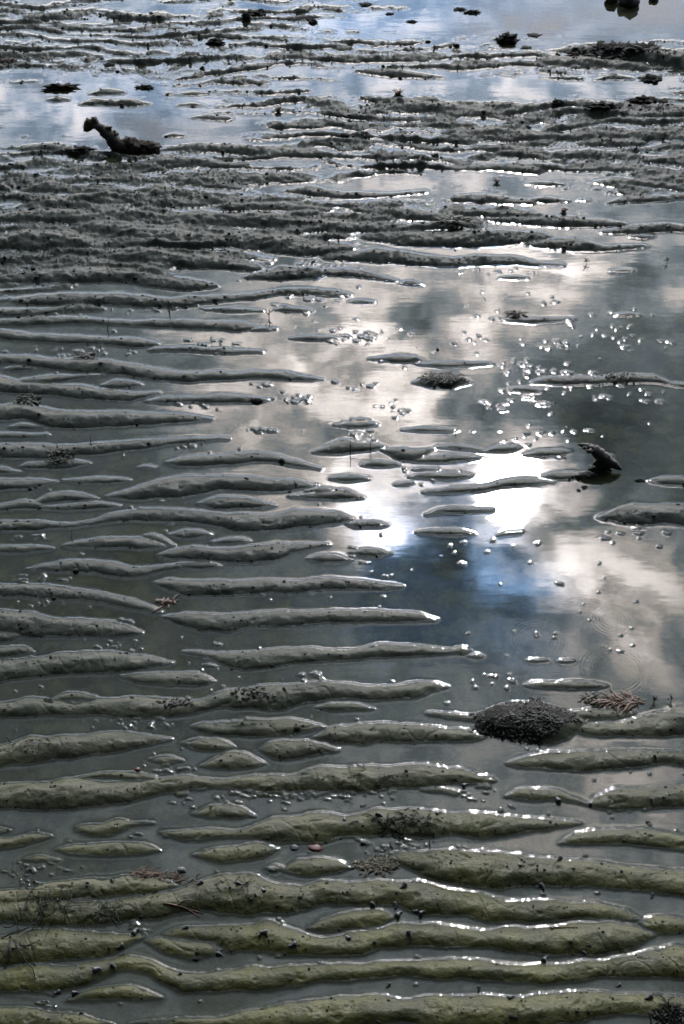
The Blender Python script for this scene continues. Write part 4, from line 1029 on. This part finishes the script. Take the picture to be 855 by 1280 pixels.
twig('small black sprig on the far bar at right of the pale band', stand(688, 92, 7), .0022, M_WOOD, TG)
twig('small sprig on the ripple left of centre, upper pool', stand(157, 519, 5), .001, M_WOOD, TG)
for lab, px, py in (('tiny green seedling right of the brown ribbon seaweed', 818, 878), ('tiny green seedling nearest the right edge', 839, 877), ('dark little plant in the upper right water', 834, 329), ('tiny dark plant in the water left of the upper right one', 733, 330)):
    r = root('seedling', spot(px, py)); tag(r, lab, 'plant')
    mb = MB(); tube(mb, stand(px, py, 8), [.0006, .0005, .0003], 5); child(mb.build('stem', M_GREEN), r)
    for k, (dx, dy) in enumerate([(random.uniform(-6, -2), -3), (random.uniform(2, 6), -4), (random.uniform(-4, 0), -8), (random.uniform(1, 4), -7)]):
        mb = MB(); tube(mb, [above(px, py - 3, py), above(px + dx * .6, py + dy * .8 - 1, py), above(px + dx, py + dy, py)], [.0005, .0010, .0002], 6); child(mb.build('leaf', M_GREEN), r)

# leaves stranded on the far flat
def fallen_leaf(label, px, py, w):
    r = root('fallen_leaf', spot(px, py)); tag(r, label, 'leaf'); p = r.location; rnd = random.Random(px)
    a = row_scale(py)[0]; L_ = w * a * .5
    mb = MB(); lump(mb, (p.x, p.y, p.z + .004), L_ * .55, L_ * .7, .005, .3, 2, px); child(mb.build('blade', M_LEAF), r)
    for k in range(7):
        mb = MB(); th = k * .9 + rnd.uniform(-.2, .2)
        blade(mb, (p.x, p.y, p.z + .004), th, L_ * rnd.uniform(.9, 1.25), L_ * .5, .4, .5, 3, rnd, .001); child(mb.build('lobe', M_LEAF), r)
fallen_leaf('reddish star shaped leaf lying in the pale band of water', 497, 117, 15)
fallen_leaf('yellow brown leaf standing on the far ripples left of centre', 348, 139, 9)
fallen_leaf('small dark leaf floating in the pale pool in the upper right', 621, 228, 9)
fallen_leaf('small dark leaf on the ripple in front of the pale upper pool', 705, 264, 10)

# ------------------------------------------------------------------ crumbs nobody could count
def crumbs(name, label, cat, n, region, size, mat, seed, dry_only=True):
    rnd = random.Random(seed); mb = MB(); vs0, fs0 = ico(1); k = 0; tries = 0
    while k < n and tries < n * 30:
        tries += 1
        px = rnd.uniform(-40, 895); py = region(rnd)
        x, y, _ = ground(px, py); h = surface(x, y, False)
        if dry_only and h < -.0005: continue
        dens = .5 + .9 * mnoise.noise(Vector((x * 5, y * 9, seed)))
        if rnd.random() > dens: continue
        a = row_scale(py)[0]; rr = a * size * math.exp(rnd.gauss(0, .45)); el = rnd.uniform(.6, 1.5)
        c = (x, y, max(h, 0) + rr * .3)
        q = [(c[0] + v.x * rr * el * rnd.uniform(.7, 1.3), c[1] + v.y * rr * rnd.uniform(.7, 1.3), c[2] + v.z * rr * .7 * rnd.uniform(.7, 1.2)) for v in vs0]
        mb.add(q, fs0); k += 1
    tag(mb.build(name, mat), label, cat, None, 'stuff')
crumbs('mud_crumbs', 'dark crumbs of mud and snails scattered over the far flat', 'crumbs', 5200, lambda r: 400 * r.random() ** 1.1, .75, M_CLOD, 1)
crumbs('shell_grit', 'fine dark grit on the nearer ripples', 'grit', 2000, lambda r: 380 + 900 * r.random(), .95, M_CLOD, 2)
